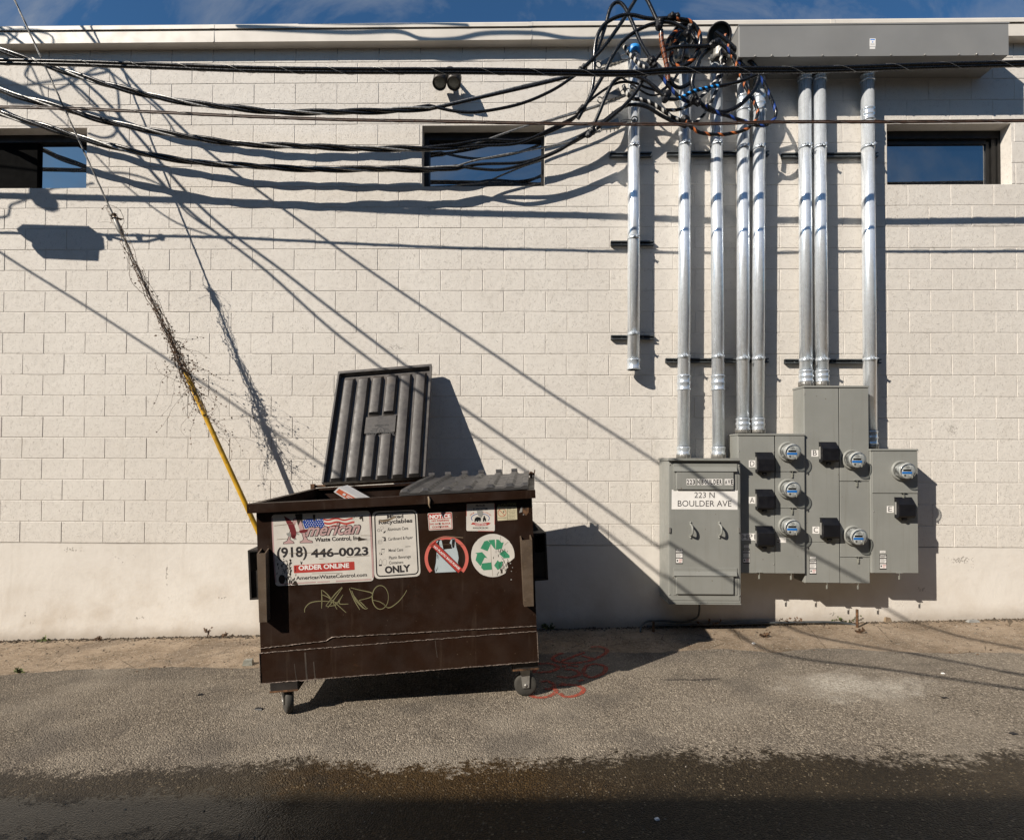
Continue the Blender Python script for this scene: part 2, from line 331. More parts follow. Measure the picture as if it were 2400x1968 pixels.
def brown_paint():
    n = NT('brown_dumpster_paint'); f = n.noise(2.6, 6, .6)
    c = n.ramp(f, (.28, (.0125, .0058, .0030)), (.55, (.0200, .0090, .0050)), (.75, (.025, .0135, .0075)))
    mpn = n.new('ShaderNodeMapping'); mpn.inputs['Scale'].default_value = (14, 14, .9); n.link(n.pos, mpn.inputs['Vector'])
    st = n.noise(1.5, 6, .65, mpn.outputs['Vector'])
    c = n.mix(n.math('MULTIPLY', n.mapr(st, .56, .80), .55), c, (.065, .046, .032))
    sc = n.new('ShaderNodeMapping'); sc.inputs['Scale'].default_value = (3, 3, 45); sc.inputs['Rotation'].default_value = (0, .16, 0); n.link(n.pos, sc.inputs['Vector'])
    c = n.mix(n.math('MULTIPLY', n.mapr(n.noise(1.4, 6, .7, sc.outputs['Vector']), .66, .76), .42), c, (.10, .074, .054))
    chips = n.voro(22); c = n.mix(n.math('LESS_THAN', n.math('ADD', chips, n.math('MULTIPLY', n.noise(55, 3), .12)), .100), c, (.12, .085, .06))
    rust = n.math('MULTIPLY', n.mapr(n.noise(4.5, 6, .7), .66, .78), .7); c = n.mix(rust, c, (.075, .032, .014))
    h = n.math('ADD', n.noise(3, 3), n.math('MULTIPLY', n.noise(90, 4), .06))
    n.set(col=c, rough=n.mapr(n.noise(8, 5), .3, .7, .34, .60), spec=.25, nrm=n.bump(h, .45, .014)); return n.m
MAT['brown'] = brown_paint()
MAT['brown_dark'] = simple('dark_steel_pocket', (.016, .012, .010), .6, var=.3, bump=.2)
def scuffed(name, a, b):
    n = NT(name); sc = n.new('ShaderNodeMapping'); sc.inputs['Scale'].default_value = (5, 5, 22); sc.inputs['Rotation'].default_value = (.2, .5, .4); n.link(n.pos, sc.inputs['Vector'])
    c = n.ramp(n.noise(4, 6, .65), (.3, a), (.7, b))
    c = n.mix(n.math('MULTIPLY', n.mapr(n.noise(6, 7, .75, sc.outputs['Vector']), .54, .72), .5), c, tuple(min(1, q*2.1) for q in b))
    c = n.mix(n.math('MULTIPLY', n.mapr(n.noise(3, 6, .7), .6, .75), .45), c, (.10, .07, .045))
    n.set(col=c, rough=n.mapr(n.noise(20, 5), .3, .7, .36, .6), spec=.5, nrm=n.bump(n.noise(140, 4), .3, .001)); return n.m
MAT['lid'] = scuffed('scuffed_lid_plastic', (.035, .031, .029), (.078, .070, .064))
MAT['lid2'] = scuffed('dusty_lid_plastic', (.026, .025, .026), (.062, .059, .057))
MAT['worn'] = scuffed('worn_channel_steel', (.055, .038, .026), (.125, .090, .062))
MAT['weld'] = simple('weld_bead', (.24, .19, .16), .4, .4, var=.4, scale=80)
MAT['rubber'] = simple('caster_rubber', (.045, .042, .036), .75, var=.25, bump=.3)
MAT['zinc'] = simple('dull_zinc', (.30, .29, .27), .45, .6, var=.2)
MAT['rust'] = simple('rusty_steel', (.13, .065, .03), .8, .2, var=.4, scale=30)
MAT['cable'] = simple('black_cable_jacket', (.006, .006, .0065), .27, var=.3, scale=30, spec=.5)
MAT['bare'] = simple('bare_aluminium_wire', (.36, .355, .34), .42, .75, var=.3, scale=60)
MAT['brownwire'] = simple('brown_wire_jacket', (.060, .030, .018), .5, var=.3, scale=20)
MAT['guy'] = simple('grey_guy_strand', (.17, .165, .155), .5, .5, var=.3, scale=50)
MAT['yellow'] = simple('yellow_plastic', (.56, .315, .010), .5, var=.22, scale=6)
MAT['vine'] = simple('dry_vine', (.088, .050, .028), .85, var=.4, scale=40)
MAT['leaf'] = simple('dry_leaf', (.095, .052, .026), .8, var=.4, scale=30)
MAT['green'] = simple('weed_leaf', (.09, .115, .03), .7, var=.4, scale=40)
MAT['t_white'] = simple('white_tape', (.62, .60, .56), .5, var=.1)
MAT['t_orange'] = simple('orange_tape', (.40, .105, .022), .5, var=.2)
MAT['t_blue'] = simple('dark_blue_tape', (.010, .045, .23), .45, var=.2)
MAT['t_cyan'] = simple('light_blue_tape', (.02, .26, .68), .45, var=.15)
MAT['black'] = simple('black_plastic', (.006, .006, .008), .48, var=.2, spec=.35)
MAT['bronze'] = simple('dark_bronze_frame', (.014, .013, .012), .4, .3, var=.2)
MAT['lampb'] = simple('bronze_lamp_paint', (.050, .040, .032), .5, .2, var=.15)
MAT['lens'] = simple('frosted_lens', (.22, .22, .19), .25, var=.1)
MAT['void'] = simple('unlit_interior', (.006, .006, .006), .95, spec=.02)
def glass():
    n = NT('dark_window_glass'); d = n.mapr(n.noise(120, 3), .70, .76)
    x, y, z = n.sep(); low = n.mapr(n.math('ADD', z, n.math('MULTIPLY', n.noise(4, 4), .35)), 4.75, 4.45)
    sp = n.math('MULTIPLY', d, n.math('MULTIPLY', low, n.mapr(x, 8.6, 8.9)))
    n.set(col=n.mix(sp, (.004, .007, .012), (.5, .5, .5)), rough=n.mix(sp, .012, .6), spec=1.0); n.b.inputs['IOR'].default_value = 2.5
    n.set(nrm=n.bump(n.noise(1.6, 2), .03, .01)); return n.m
MAT['pane'] = glass()
def clear():
    n = NT('clear_meter_cover'); tr = n.new('ShaderNodeBsdfTransparent'); gl = n.new('ShaderNodeBsdfGlossy'); gl.inputs['Roughness'].default_value = .04
    lw = n.new('ShaderNodeLayerWeight'); lw.inputs['Blend'].default_value = .35; ms = n.new('ShaderNodeMixShader')
    n.link(n.math('ADD', .05, n.math('MULTIPLY', lw.outputs['Facing'], .6)), ms.inputs['Fac']); n.link(tr.outputs[0], ms.inputs[1]); n.link(gl.outputs[0], ms.inputs[2])
    tr.inputs['Color'].default_value = (.93, .95, .95, 1)
    n.link(ms.outputs[0], n.n['Material Output'].inputs['Surface']); return n.m
MAT['clear'] = clear()
def printed(name, col, rough=.5, wear=0.0):
    n = NT(name); f = n.noise(12, 5); c = n.ramp(f, (.3, tuple(q*.86 for q in col)), (.65, col))
    if wear:
        k = n.math('MULTIPLY', n.mapr(n.noise(9, 7, .72), .60, .70), wear); c = n.mix(k, c, tuple(q*.35+.03 for q in col))
    n.set(col=c, rough=rough, spec=.35); return n.m
PR = dict(white=(.62, .585, .53), cream=(.56, .50, .34), black=(.012, .011, .012), red=(.42, .045, .035), pink=(.46, .30, .29), maroon=(.15, .018, .022),
          blue=(.015, .05, .26), salmon=(.60, .14, .11), green=(.045, .25, .135), bag=(.46, .52, .54), paper=(.78, .76, .73), meterblue=(.01, .20, .66),
          grey=(.26, .255, .24), olive=(.13, .125, .055), ink=(.03, .026, .028), lcd=(.012, .012, .008), meterwhite=(.66, .66, .64), orange=(.62, .13, .05),
          tagink=(.20, .185, .095), tan=(.24, .18, .12), scrape=(.035, .025, .018), spray=(.30, .042, .022))
for k, c in PR.items(): MAT['p_'+k] = printed('print_'+k, c, wear=.35 if k in ('white', 'cream', 'red', 'salmon', 'pink', 'blue', 'bag') else 0)

# ------------------------------------------------------------------ flat print: text and shapes laid on a plane
_fc = {}
def text_shape(txt, bold=0.0, shear=0.0):          # -> verts in a unit box (width 1, height = ink height), faces
    key = (txt, bold, shear)
    if key in _fc: return _fc[key]
    cu = bpy.data.curves.new('lettering', 'FONT'); cu.body = txt; cu.size = 1.0; cu.offset = bold; cu.shear = shear; cu.resolution_u = 3
    ob = bpy.data.objects.new('lettering', cu); COL.objects.link(ob)
    dg = bpy.context.evaluated_depsgraph_get(); me = bpy.data.meshes.new_from_object(ob.evaluated_get(dg))
    V = [(v.co.x, v.co.y) for v in me.vertices]; F = [tuple(p.vertices) for p in me.polygons]
    bpy.data.objects.remove(ob); bpy.data.curves.remove(cu); bpy.data.meshes.remove(me)
    x0 = min(q[0] for q in V); x1 = max(q[0] for q in V)
    y0 = min(q[1] for q in V); y1 = max(q[1] for q in V)
    V = [((q[0]-x0)/(x1-x0), (q[1]-y0)/(y1-y0)) for q in V]
    _fc[key] = (V, F); return V, F
class Plane:
    """Places drawing coordinates (pixels of an enlarged view of the photograph) on a real plane: f(px, py, off) -> point of the parent."""
    k = .30
    def __init__(s, parent, f, ox, oy, sc): s.p, s.fn, s.ox, s.oy, s.sc = parent, f, ox, oy, sc
    def at(s, x, y, off): return s.fn(s.ox+x/s.sc, s.oy+y/s.sc, off*s.k)
    def shape(s, name, mat, polys, off, parent=None):
        mb = MB()
        for P in polys: mb.poly([s.at(q[0], q[1], off) for q in P])
        o = mb.build(name, MAT[mat], parent or s.p, world=False)
        if len(polys) > 1 and name in ('scrapes', 'scratches', 'printing', 'icons', 'flag_stars', 'flag_stripes', 'bare_patch', 'peel', 'drips', 'arrows_', 'graffiti', 'bag_outline', 'emblem'): o['kind'] = 'stuff'
        return o
    def text(s, txt, a, b, h, mat, off, parent=None, bold=0.0, shear=0.0, flip=False, name='lettering'):   # baseline from a to b, ink height h
        V, F = text_shape(txt, bold, shear); ax, ay = a; bx, by = b; L = math.hypot(bx-ax, by-ay); ux, uy = (bx-ax)/L, (by-ay)/L
        mb = MB(); P = []
        for q in V:
            t = (1-q[1]) if flip else q[1]
            P.append(s.at(ax+(bx-ax)*q[0]+uy*t*h, ay+(by-ay)*q[0]-ux*t*h, off))
        mb.add(P, F); return mb.build(name, MAT[mat], parent or s.p, world=False)
    def plate(s, name, mat, corners, off, rad=0.0, thick=.0012, parent=None, label=None):   # corners TL TR BR BL
        c = [Vector(q) for q in corners]; out = []
        for i in range(4):
            p, a, b = c[i], c[i-1], c[(i+1) % 4]
            if rad <= 0: out.append(p); continue
            d0 = p+(a-p).normalized()*rad; d1 = p+(b-p).normalized()*rad
            for k in range(5):
                t = k/4; out.append((d0*(1-t)**2)+(p*2*t*(1-t))+(d1*t*t))
        out = out[::-1]
        mb = MB(); A = [s.at(q[0], q[1], off-thick) for q in out]; B = [s.at(q[0], q[1], off) for q in out]; n = len(out)
        mb.add(A+B, [tuple(range(n, 2*n))]+[(i, (i+1) % n, n+(i+1) % n, n+i) for i in range(n)])
        o = mb.build(name, MAT[mat], parent or s.p, world=False)
        if label: o['label'] = label
        return o
def circle(cx, cy, rx, ry=None, n=40, a0=0, a1=360): 
    ry = ry or rx
    return [(cx+rx*math.cos(math.radians(a0+(a1-a0)*i/n)), cy+ry*math.sin(math.radians(a0+(a1-a0)*i/n))) for i in range(n if a1-a0 == 360 else n+1)]
def band(pts, wd):                                 # a stroke of width wd as quads
    out = []; N = len(pts); L = []; Rr = []
    for i in range(N):
        a = Vector(pts[max(i-1, 0)][:2]); b = Vector(pts[min(i+1, N-1)][:2]); t = (b-a).normalized(); nn = Vector((-t.y, t.x))*(wd/2 if not callable(wd) else wd(i/(N-1))/2); p = Vector(pts[i][:2])
        L.append(p+nn); Rr.append(p-nn)
    for i in range(N-1): out.append([L[i], L[i+1], Rr[i+1], Rr[i]])
    return out
def smooth2(pts, n=8): return [(q[0], q[1]) for q in cat([(x, y, 0) for x, y in pts], n)]
def ring(cx, cy, r0, r1, n=48, a0=0, a1=360): return [[A, B, D, E] for A, B, E, D in zip(circle(cx, cy, r0, n=n, a0=a0, a1=a1), (circle(cx, cy, r0, n=n, a0=a0, a1=a1)+circle(cx, cy, r0, n=n)[:1])[1:], circle(cx, cy, r1, n=n, a0=a0, a1=a1), (circle(cx, cy, r1, n=n, a0=a0, a1=a1)+circle(cx, cy, r1, n=n)[:1])[1:])]

# ================================================================== THE BUILDING
ZL, PITCHZ = 0.84, 0.2032                          # top of the concrete stem wall, height of a course
bld = thing('block_building', 'low building of off-white painted concrete block with a flat roof trim', 'building', (5, 0, 0))
def wx(px, py): return at(px, py, 0)
WIN = []                                            # openings: x0, x1, z0, z1
for l, r, t, b in ((-95, 202.5, 300, 441), (989, 1276.5, 293.5, 434.5), (2079, 2371, 289.5, 431)):
    ym = (t+b)/2; z0 = ZL+17*PITCHZ-.001; WIN.append((wx(l, ym).x, wx(r, ym).x, z0, wx((l+r)/2, t).z))
WX0, WX1, WZ1 = -4.0, 14.5, 5.70
mb = MB(); xs = [WX0]; B0, B1 = .0037, .30
for a, b, z0, z1 in WIN: xs += [a, b]
xs.append(WX1)
for i in range(len(xs)-1):
    if i % 2 == 0: mb.box((xs[i], B0, ZL), (xs[i+1], B1, WZ1))
    else:
        a, b, z0, z1 = WIN[i//2]; mb.box((a, B0, ZL), (b, B1, z0)); mb.box((a, B0, z1), (b, B1, WZ1))
mb.build('mortar_wall', MAT['mortar'], bld)
# cast concrete stem wall with an uneven face
mb = MB(); nx, nzv = 150, 12; V = []
for j in range(nzv+1):
    for i in range(nx+1):
        x = WX0+(WX1-WX0)*i/nx; z = -0.5+(ZL-.0025+.5)*j/nzv
        V.append((x, -.003+.0025*math.sin(x*3.1+z*5)*math.sin(x*1.3)+random.uniform(-.0008, .0008), z))
mb.add(V, [(j*(nx+1)+i, j*(nx+1)+i+1, (j+1)*(nx+1)+i+1, (j+1)*(nx+1)+i) for j in range(nzv) for i in range(nx)], True)
mb.box((WX0, .02, -.5), (WX1, .30, ZL-.008))
mb.add([V[nzv*(nx+1)], V[nzv*(nx+1)+nx], (WX1, .02, ZL-.0025), (WX0, .02, ZL-.0025)], [(0, 1, 2, 3)])
mb.build('stem_wall', MAT['stem'], bld)
# running-bond blocks
JT = .0062
blocks = []
for k in range(24):
    i0 = -19 if k % 2 == 0 else -20
    drift = random.uniform(-.006, .006)
    for i in range(i0, 70, 2):
        a = i*PITCHZ+JT/2+drift; b = (i+2)*PITCHZ-JT/2+drift; z0 = ZL+k*PITCHZ+JT/2; z1 = ZL+(k+1)*PITCHZ-JT/2
        if a < WX0 or b > WX1: continue
        segs = [(a, b)]
        for wa, wb2, wz0, wz1 in WIN:
            if z1 > wz0+.03 and z0 < wz1-.03:
                ns = []
                for p, q in segs:
                    if q <= wa or p >= wb2: ns.append((p, q))
                    else:
                        if wa-p > .03: ns.append((p, wa-.001))
                        if q-wb2 > .03: ns.append((wb2+.001, q))
                segs = ns
            elif z1 > wz1 > z0: pass
        for p, q in segs: blocks.append(((p+q)/2, (z0+z1)/2, q-p, z1-z0))
def block_geo(wd, ht, seed):
    rnd = random.Random(seed); c = .0026; e = lambda: rnd.uniform(-.0012, .0012); hw, hh = wd/2, ht/2; V = []
    rows = ((hw, hh, .0060), (hw, hh, .0022), (hw-c, hh-c, 0.0))
    def ringp(a, b, y, jit):
        pts = []
        for sx, sz, n1 in ((-1, -1, (1, 0)), (1, -1, (0, 1)), (1, 1, (-1, 0)), (-1, 1, (0, -1))):
            pts.append((sx*a+jit*e(), y, sz*b+jit*e()))
            pts.append((sx*a*(1 if n1[0] == 0 else .15)+jit*e(), y, sz*b*(1 if n1[1] == 0 else .15)+jit*e()))
        return pts
    for a, b, y in rows: V += ringp(a, b, y, 1 if y < .0055 else 0)
    F = [(r*8+k, r*8+(k+1) % 8, (r+1)*8+(k+1) % 8, (r+1)*8+k) for r in range(2) for k in range(8)]
    F.append(tuple(range(16, 24))); return V, F
cache = {}
def px_of(p):
    d = Vector(p)-CAM; z = d.dot(FWD); return CX0+FPX*d.dot(RGT)/z, CY0-FPX*d.dot(UPV)/z
def hidden(cx, cz):
    x, y = px_of((cx, 0, cz))
    return x < -40 or x > 2440 or (600 < x < 1250 and y > 1175) or (1570 < x < 2150 and y > 1070) or (1740 < x < 2390 and y < 160) or y < 120
vis = sorted([b for b in blocks if not hidden(b[0], b[1])], key=lambda b: (b[0]-CAM.x)**2+(b[1]-2.9)**2)
single = set(id(b) for b in vis[:299]); rest = MB()
for b in blocks:
    cx, cz, wd, ht = b; dy = random.uniform(-.0009, .0009); tilt = random.uniform(-.0016, .0016)
    seed = random.randrange(6); key = (round(wd, 3), seed)
    if id(b) in single:
        if key not in cache:
            m = MB(); V, F = block_geo(wd, ht, seed); m.add(V, F); cache[key] = m.mesh('block', MAT['block'])
        o = bpy.data.objects.new('block', cache[key]); COL.objects.link(o); o.parent = bld
        o.location = Vector((cx, dy, cz))-bld.location; o.rotation_euler = (0, tilt, random.uniform(-.003, .003))
    else:
        V, F = block_geo(wd, ht, seed); rest.add([(cx+q[0], dy+q[1], cz+q[2]) for q in V], F)
r_ = rest.build('blockwork', MAT['block'], bld); r_['kind'] = 'stuff'
# windows
def window(i, inner_left=None, sash_right=False, dark_left=None):
    a, b, z0, z1 = WIN[i]; y0 = .125; t = .05
    mb = MB()
    mb.box((a+.002, y0, z0+.002), (a+t, y0+.07, z1-.002)); mb.box((b-t*.55, y0, z0+.002), (b-.002, y0+.07, z1-.002))
    mb.box((a+t, y0, z1-t*1.5), (b-t*.55, y0+.07, z1-.002)); mb.box((a+t, y0, z0+.002), (b-t*.55, y0+.07, z0+.012))
    wn_ = mb.build('window', MAT['bronze'], bld)
    m2 = MB(); pa, pb = a+t, b-t*.55
    if dark_left: pa = dark_left
    if sash_right:
        ms = MB(); ms.box((pb-.05, y0+.015, z0+.012), (pb-.002, y0+.06, z1-t*1.5)); ms.box((pb-.09, y0+.03, z0+.012), (pb-.053, y0+.065, z1-t*1.5-.02)); ms.box((pa, y0+.03, z1-t*1.5-.045), (pb-.09, y0+.065, z1-t*1.5-.002)); ms.build('sash', MAT['bronze'], wn_); pb -= .09
    y = y0+.045
    m2.add([(pa, y, z0+.012), (pb, y, z0+.012), (pb, y, z1-t*1.5), (pa, y, z1-t*1.5)], [(0, 1, 2, 3)])
    m2.add([(pa, y+.006, z0+.012), (pb, y+.006, z0+.012), (pb, y+.006, z1-t*1.5), (pa, y+.006, z1-t*1.5)], [(3, 2, 1, 0)])
    m2.build('pane', MAT['pane'], wn_)
    if dark_left:
        m3 = MB(); m3.box((a+t, y0+.012, z0+.012), (pa-.001, y0+.05, z1-t*1.5)); m3.build('screen', MAT['void'], wn_)
    mk = MB(); mk.box((a-.05, .26, z0-.05), (b+.05, .299, z1+.05)); mk.build('backing', MAT['void'], wn_)
    return wn_
window(0, dark_left=wx(60, 370).x); window(1); window(2, sash_right=True)
# eave: box gutter with a stepped cap, in lengths
def zf(py, D): return at(1200, py, D).z
prof = [(0.0, zf(111.5, 0)), (-.105, zf(93.5, .105)), (-.108, zf(67, .108)), (-.094, zf(65, .094)), (-.094, zf(62.5, .094)), (-.118, zf(61, .118)), (-.118, zf(53, .118)), (-.105, zf(51.5, .105)), (0.0, zf(51.5, .105)+.004)]
cuts = [WX0]+[at(q, 75, .11).x for q in (-300, 500, 1245, 1953)]+[WX1]
for i in range(len(cuts)-1):
    a, b = cuts[i]+.0015, cuts[i+1]-.0015; dz = random.uniform(-.003, .003)
    mb = MB(); mb.prism([Vector((0, y, z+(dz if z > 5.7 else 0))) for y, z in prof], Vector((a, 0, 0)), Vector((b, 0, 0)))
    mb.build('gutter', MAT['trim'], bld)
    if 0 < i < len(cuts)-1:
        m2 = MB(); m2.box((a-.03, -.1205, zf(61, .118)-.002), (a+.012, -.1182, zf(52.5, .118))); m2.box((a-.004, -.1105, zf(93, .105)), (a+.0045, -.1082, zf(67.5, .108))); m2.build('gutter_joint', MAT['trim'], bld)
mb = MB(); mb.box((WX0, .002, 5.60), (WX1, 8.0, 5.815)); mb.build('roof', MAT['jbox'], bld)
mb = MB(); mb.box((WX0, 7.7, -.5), (WX1, 8.0, 5.6)); mb.box((WX0, .301, -.5), (WX0+.3, 7.7, 5.6)); mb.box((WX1-.3, .301, -.5), (WX1, 7.7, 5.6)); mb.build('rear_wall', MAT['block'], bld)

# ================================================================== THE GROUND
def grid(name, x0, x1, ys, nx, mat, off, edge=None):
    mb = MB(); V = []
    for j, y in enumerate(ys):
        for i in range(nx+1):
            x = x0+(x1-x0)*i/nx; yy = y
            if edge and j == 0: yy = edge(x)
            V.append((x, yy, gz(x)+off))
    mb.add(V, [((j+1)*(nx+1)+i, (j+1)*(nx+1)+i+1, j*(nx+1)+i+1, j*(nx+1)+i) for j in range(len(ys)-1) for i in range(nx)], True)
    return tag(mb.build(name, mat), kind='structure')
EDGE_PX = [(-300, 1590), (0, 1582), (150, 1573), (300, 1567), (440, 1562), (560, 1568), (700, 1562), (900, 1556), (1100, 1548), (1260, 1536), (1400, 1529), (1480, 1531), (1600, 1525), (1700, 1522), (1800, 1530), (1900, 1520), (2000, 1523), (2150, 1530), (2250, 1533), (2400, 1530), (2700, 1530)]
EDG = sorted([(ground(*q).x, ground(*q).y) for q in EDGE_PX])
er = random.Random(3); EN = [er.uniform(-1, 1) for _ in range(4000)]
def edge(x):
    for (xa, ya), (xb, yb) in zip(EDG, EDG[1:]):
        if xa <= x <= xb: y = ya+(yb-ya)*(x-xa)/(xb-xa); break
    else: y = EDG[0][1] if x < EDG[0][0] else EDG[-1][1]
    f = (x+50)*14; i = int(f) % 3990; a = EN[i]+(EN[i+1]-EN[i])*(f-int(f))
    f2 = (x+50)*3.1; i2 = int(f2) % 3990; b = EN[i2]+(EN[i2+1]-EN[i2])*(f2-int(f2))
    return y+a*.016+b*.018
grid('ground', -60, 60, [40, .05, -60], 4, MAT['apron'], -.03)
tag(bpy.data.objects['ground'], kind='structure')
grid('concrete_apron', -6, 16, [.0, -.08, -.3, -.6, -.95], 60, MAT['apron'], -.004)
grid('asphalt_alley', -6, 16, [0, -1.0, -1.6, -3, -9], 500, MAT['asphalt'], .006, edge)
# ragged lip of the asphalt
mb = MB(); n = 800
for i in range(n):
    a, b = -6+22*i/n, -6+22*(i+1)/n
    mb.add([(a, edge(a), gz(a)+.006), (b, edge(b), gz(b)+.006), (b, edge(b)+.012, gz(b)-.006), (a, edge(a)+.012, gz(a)-.006)], [(0, 1, 2, 3)])
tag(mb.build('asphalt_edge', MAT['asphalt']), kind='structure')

# ================================================================== BEHIND THE CAMERA: the building across the alley and the pole
nb = thing('brick_building', 'tan brick building across the alley that shades the near edge of the asphalt', 'building', (5, -9, 0))
BW = simple('tan_brick', (.30, .235, .18), .85, var=.2, bump=.3, bscale=60)
mb = MB(); mb.box((-22, -16, -.8), (30, -9.0, 6.72)); mb.build('wall', BW, nb)
mb = MB(); mb.box((-22.1, -9.25, 6.721), (30.1, -8.94, 6.82)); mb.build('parapet_cap', MAT['trim'], nb)
PX_, PY_ = -11.3, -4.6
up = thing('utility_pole', 'brown wooden utility pole at the alley edge carrying the overhead cables', 'pole', (PX_, PY_, gz(PX_)))
mb = MB(); mb.tube([(PX_, PY_, gz(PX_)-.5), (PX_, PY_, 11.8)], [.17, .12], 16); mb.build('shaft', MAT['vine'], up)
mb = MB(); mb.box((PX_-.06, PY_-1.2, 11.0), (PX_+.06, PY_+1.2, 11.14)); mb.build('crossarm', MAT['vine'], up)

# overhead cables between that pole and the right: only their shadows cross the wall
def overhead(name, pts, D, r, label, group='overhead cables above the alley', n=10):
    P = []
    N = len(pts)
    for i, q in enumerate(pts):
        S0 = ground(q[0], q[1]) if len(q) > 2 else at(q[0], q[1], 0)
        d = max(1.25, (.81*(5.52+S0.y)+1.67-S0.z)/1.9+.42) if isinstance(D, tuple) else D   # high enough to pass over the camera's view
        P.append(lift(S0, d))
    top = Vector((PX_, PY_+(-1.1+.3*(len(bpy.data.objects) % 8)), 11.16))
    P = [top, top.lerp(P[0], .5)-Vector((0, 0, .25))]+P+([P[-1]+(P[-1]-P[-2]).normalized()*9] if len(pts[-1]) > 2 else [])      # runs back to the pole beyond the left of the picture
    mb = MB(); mb.tube(cat(P, n), r, 6); return tag(mb.build(name, MAT['cable']), label, 'cable', group)
overhead('overhead_cable', [(-120, 60), (166, 193), (412, 465), (620, 632), (800, 791), (1080, 999), (1300, 1153), (1700, 1466), (1823, 1531, 1), (2100, 1572, 1), (2400, 1616, 1), (2700, 1655, 1)], (1.7, 3.5), .0145, 'overhead cable whose shadow runs from the eave to the lowest stripe on the right asphalt')
overhead('overhead_cable', [(-80, 10), (208, 200), (469, 484), (658, 632), (800, 742), (1052, 932), (1300, 1107.6), (1590, 1313), (1830, 1463), (1920, 1492, 1), (2160, 1536, 1), (2400, 1582, 1), (2700, 1630, 1)], (1.7, 3.5), .0145, 'overhead cable casting the middle of the three long diagonal shadows')
overhead('overhead_cable', [(60, -10), (333, 215), (469, 340), (590, 435), (718, 529), (898, 656), (1157, 830), (1300, 928), (1565, 1100), (1850, 1300), (2123, 1452), (2250, 1490, 1), (2400, 1520, 1), (2700, 1580, 1)], (1.7, 3.5), .0135, 'overhead cable casting the uppermost long diagonal shadow')
overhead('overhead_cable', [(-220, 430), (0, 591), (227, 734), (446, 878), (661, 1025), (900, 1185), (1100, 1320)], (1.9, 3.3), .0125, 'overhead cable casting the lone shadow that falls across the open lid')
for pts, r, lab in (([(560, 66), (800, 76), (930, 74), (990, 91), (1065, 91), (1140, 78), (1255, 78), (1330, 89), (1405, 90), (1560, 76), (1720, 84)], .016, 'slack overhead cable casting the wavy shadow along the gutter'), ([(700, 56), (800, 59), (900, 60), (1000, 58), (1100, 64)], .012, 'overhead wire casting the thin shadow on the gutter cap')):
    P = [lift(at(x, y, .108), 1.0) for x, y in pts]; mb = MB(); mb.tube(cat(P, 10), r, 6); tag(mb.build('overhead_cable', MAT['cable']), lab, 'cable', 'overhead cables above the alley')
# slack loops and drops hanging at the pole
for pts, D, r, lab in (
    ([(20, 100), (72, 155), (110, 245), (125, 265), (158, 295), (220, 360), (300, 440), (410, 520), (520, 560)], 1.4, .0075, 'thin drop wire casting the faint crooked shadow beside the left window'),
    ([(30, 130), (60, 180), (95, 200), (130, 211), (170, 193), (212, 166), (242, 159), (285, 190), (378, 265), (420, 330)], 1.3, .009, 'slack cable casting the wavy shadow near the upper left corner'),
    ([(200, 178), (235, 160), (262, 176), (276, 215), (279, 280), (268, 315), (240, 323), (205, 312)], 1.2, .010, 'coiled cable end casting the round loop shadow above the left window'),
    ([(120, 120), (166, 197), (257, 287), (321, 363), (412, 461)], 1.4, .008, 'drop wire casting the steep shadow through the loop'),
    ([(60, 355), (203, 400), (303, 408), (382, 438), (440, 500), (510, 548)], 1.4, .009, 'slack wire casting the curved shadow right of the left window'),
    ([(-60, 500), (30, 478), (85, 458), (130, 440), (220, 430)], 1.4, .009, 'short wire casting the shadow under the left window')):
    overhead('slack_wire', pts, D, r, lab, 'slack wires at the pole')
for px0, py0, px1, py1, lab in ((-30, 200, 110, 235, 'wrapped splice bundle casting the dark patch in the upper left corner'), (82, 452, 132, 485, 'dangling bracket casting the small wedge shadow under the left window')):
    A = lift(at(px0, py0, 0), 1.5); B = lift(at(px1, py1, 0), 1.5); mb = MB(); mb.tube([A, A.lerp(B, .3), A.lerp(B, .7), B], [.04, .10, .07, .012], 8)
    tag(mb.build('splice_bundle', MAT['black']), lab, 'splice')

# ================================================================== CONDUITS
TOPS = {}
def conduit(label, pt, pb, D, couplings=(), straps=(), r=.0572, extra=None):
    A, B = at(pb[0], pb[1], D), at(pt[0], pt[1], D)
    t = thing('conduit', label, 'conduit', A, 'galvanised conduits on the block wall')
    ax = (B-A).normalized(); L = (B-A).length
    mb = MB(); mb.lathe(A, ax, [(0, r*.9), (0, r), (L, r), (L, r*.9)], 28); mb.build('pipe', MAT['galv'], t)
    def zat(py): return A+(B-A)*((py-pb[1])/(pt[1]-pb[1]))
    for y0, y1 in couplings:
        P, Q = zat(y1), zat(y0); h = (Q-P).length; m = MB()
        k = max(1, round(h/.075)); pr = [(0, r*1.02), (.003, r*1.14), (.014, r*1.14), (.02, r*1.05)]
        for j in range(1, k): s_ = h*j/k; pr += [(s_-.014, r*1.06), (s_-.006, r*1.13), (s_+.006, r*1.13), (s_+.014, r*1.06)]
        pr += [(h-.02, r*1.05), (h-.013, r*1.13), (h-.004, r*1.13), (h, r*1.02)]
        m.lathe(P, ax, pr, 28); m.build('coupling', MAT['coupling'], t)
    for py in straps:
        P = zat(py); m = MB(); m.lathe(P, ax, [(-.016, r*1.005), (-.016, r*1.05), (.016, r*1.05), (.016, r*1.005)], 28)
        m.box((P.x-.018, P.y-r-.024, P.z-.008), (P.x-.008, P.y-r+.004, P.z+.012)); m.box((P.x+.014, P.y-r-.024, P.z-.008), (P.x+.024, P.y-r+.004, P.z+.012))
        m.tube([(P.x-.035, P.y-r-.014, P.z+.002), (P.x+.04, P.y-r-.014, P.z+.002)], .005, 6); m.build('strap', MAT['coupling'], t)
    return t, A, B, zat, ax
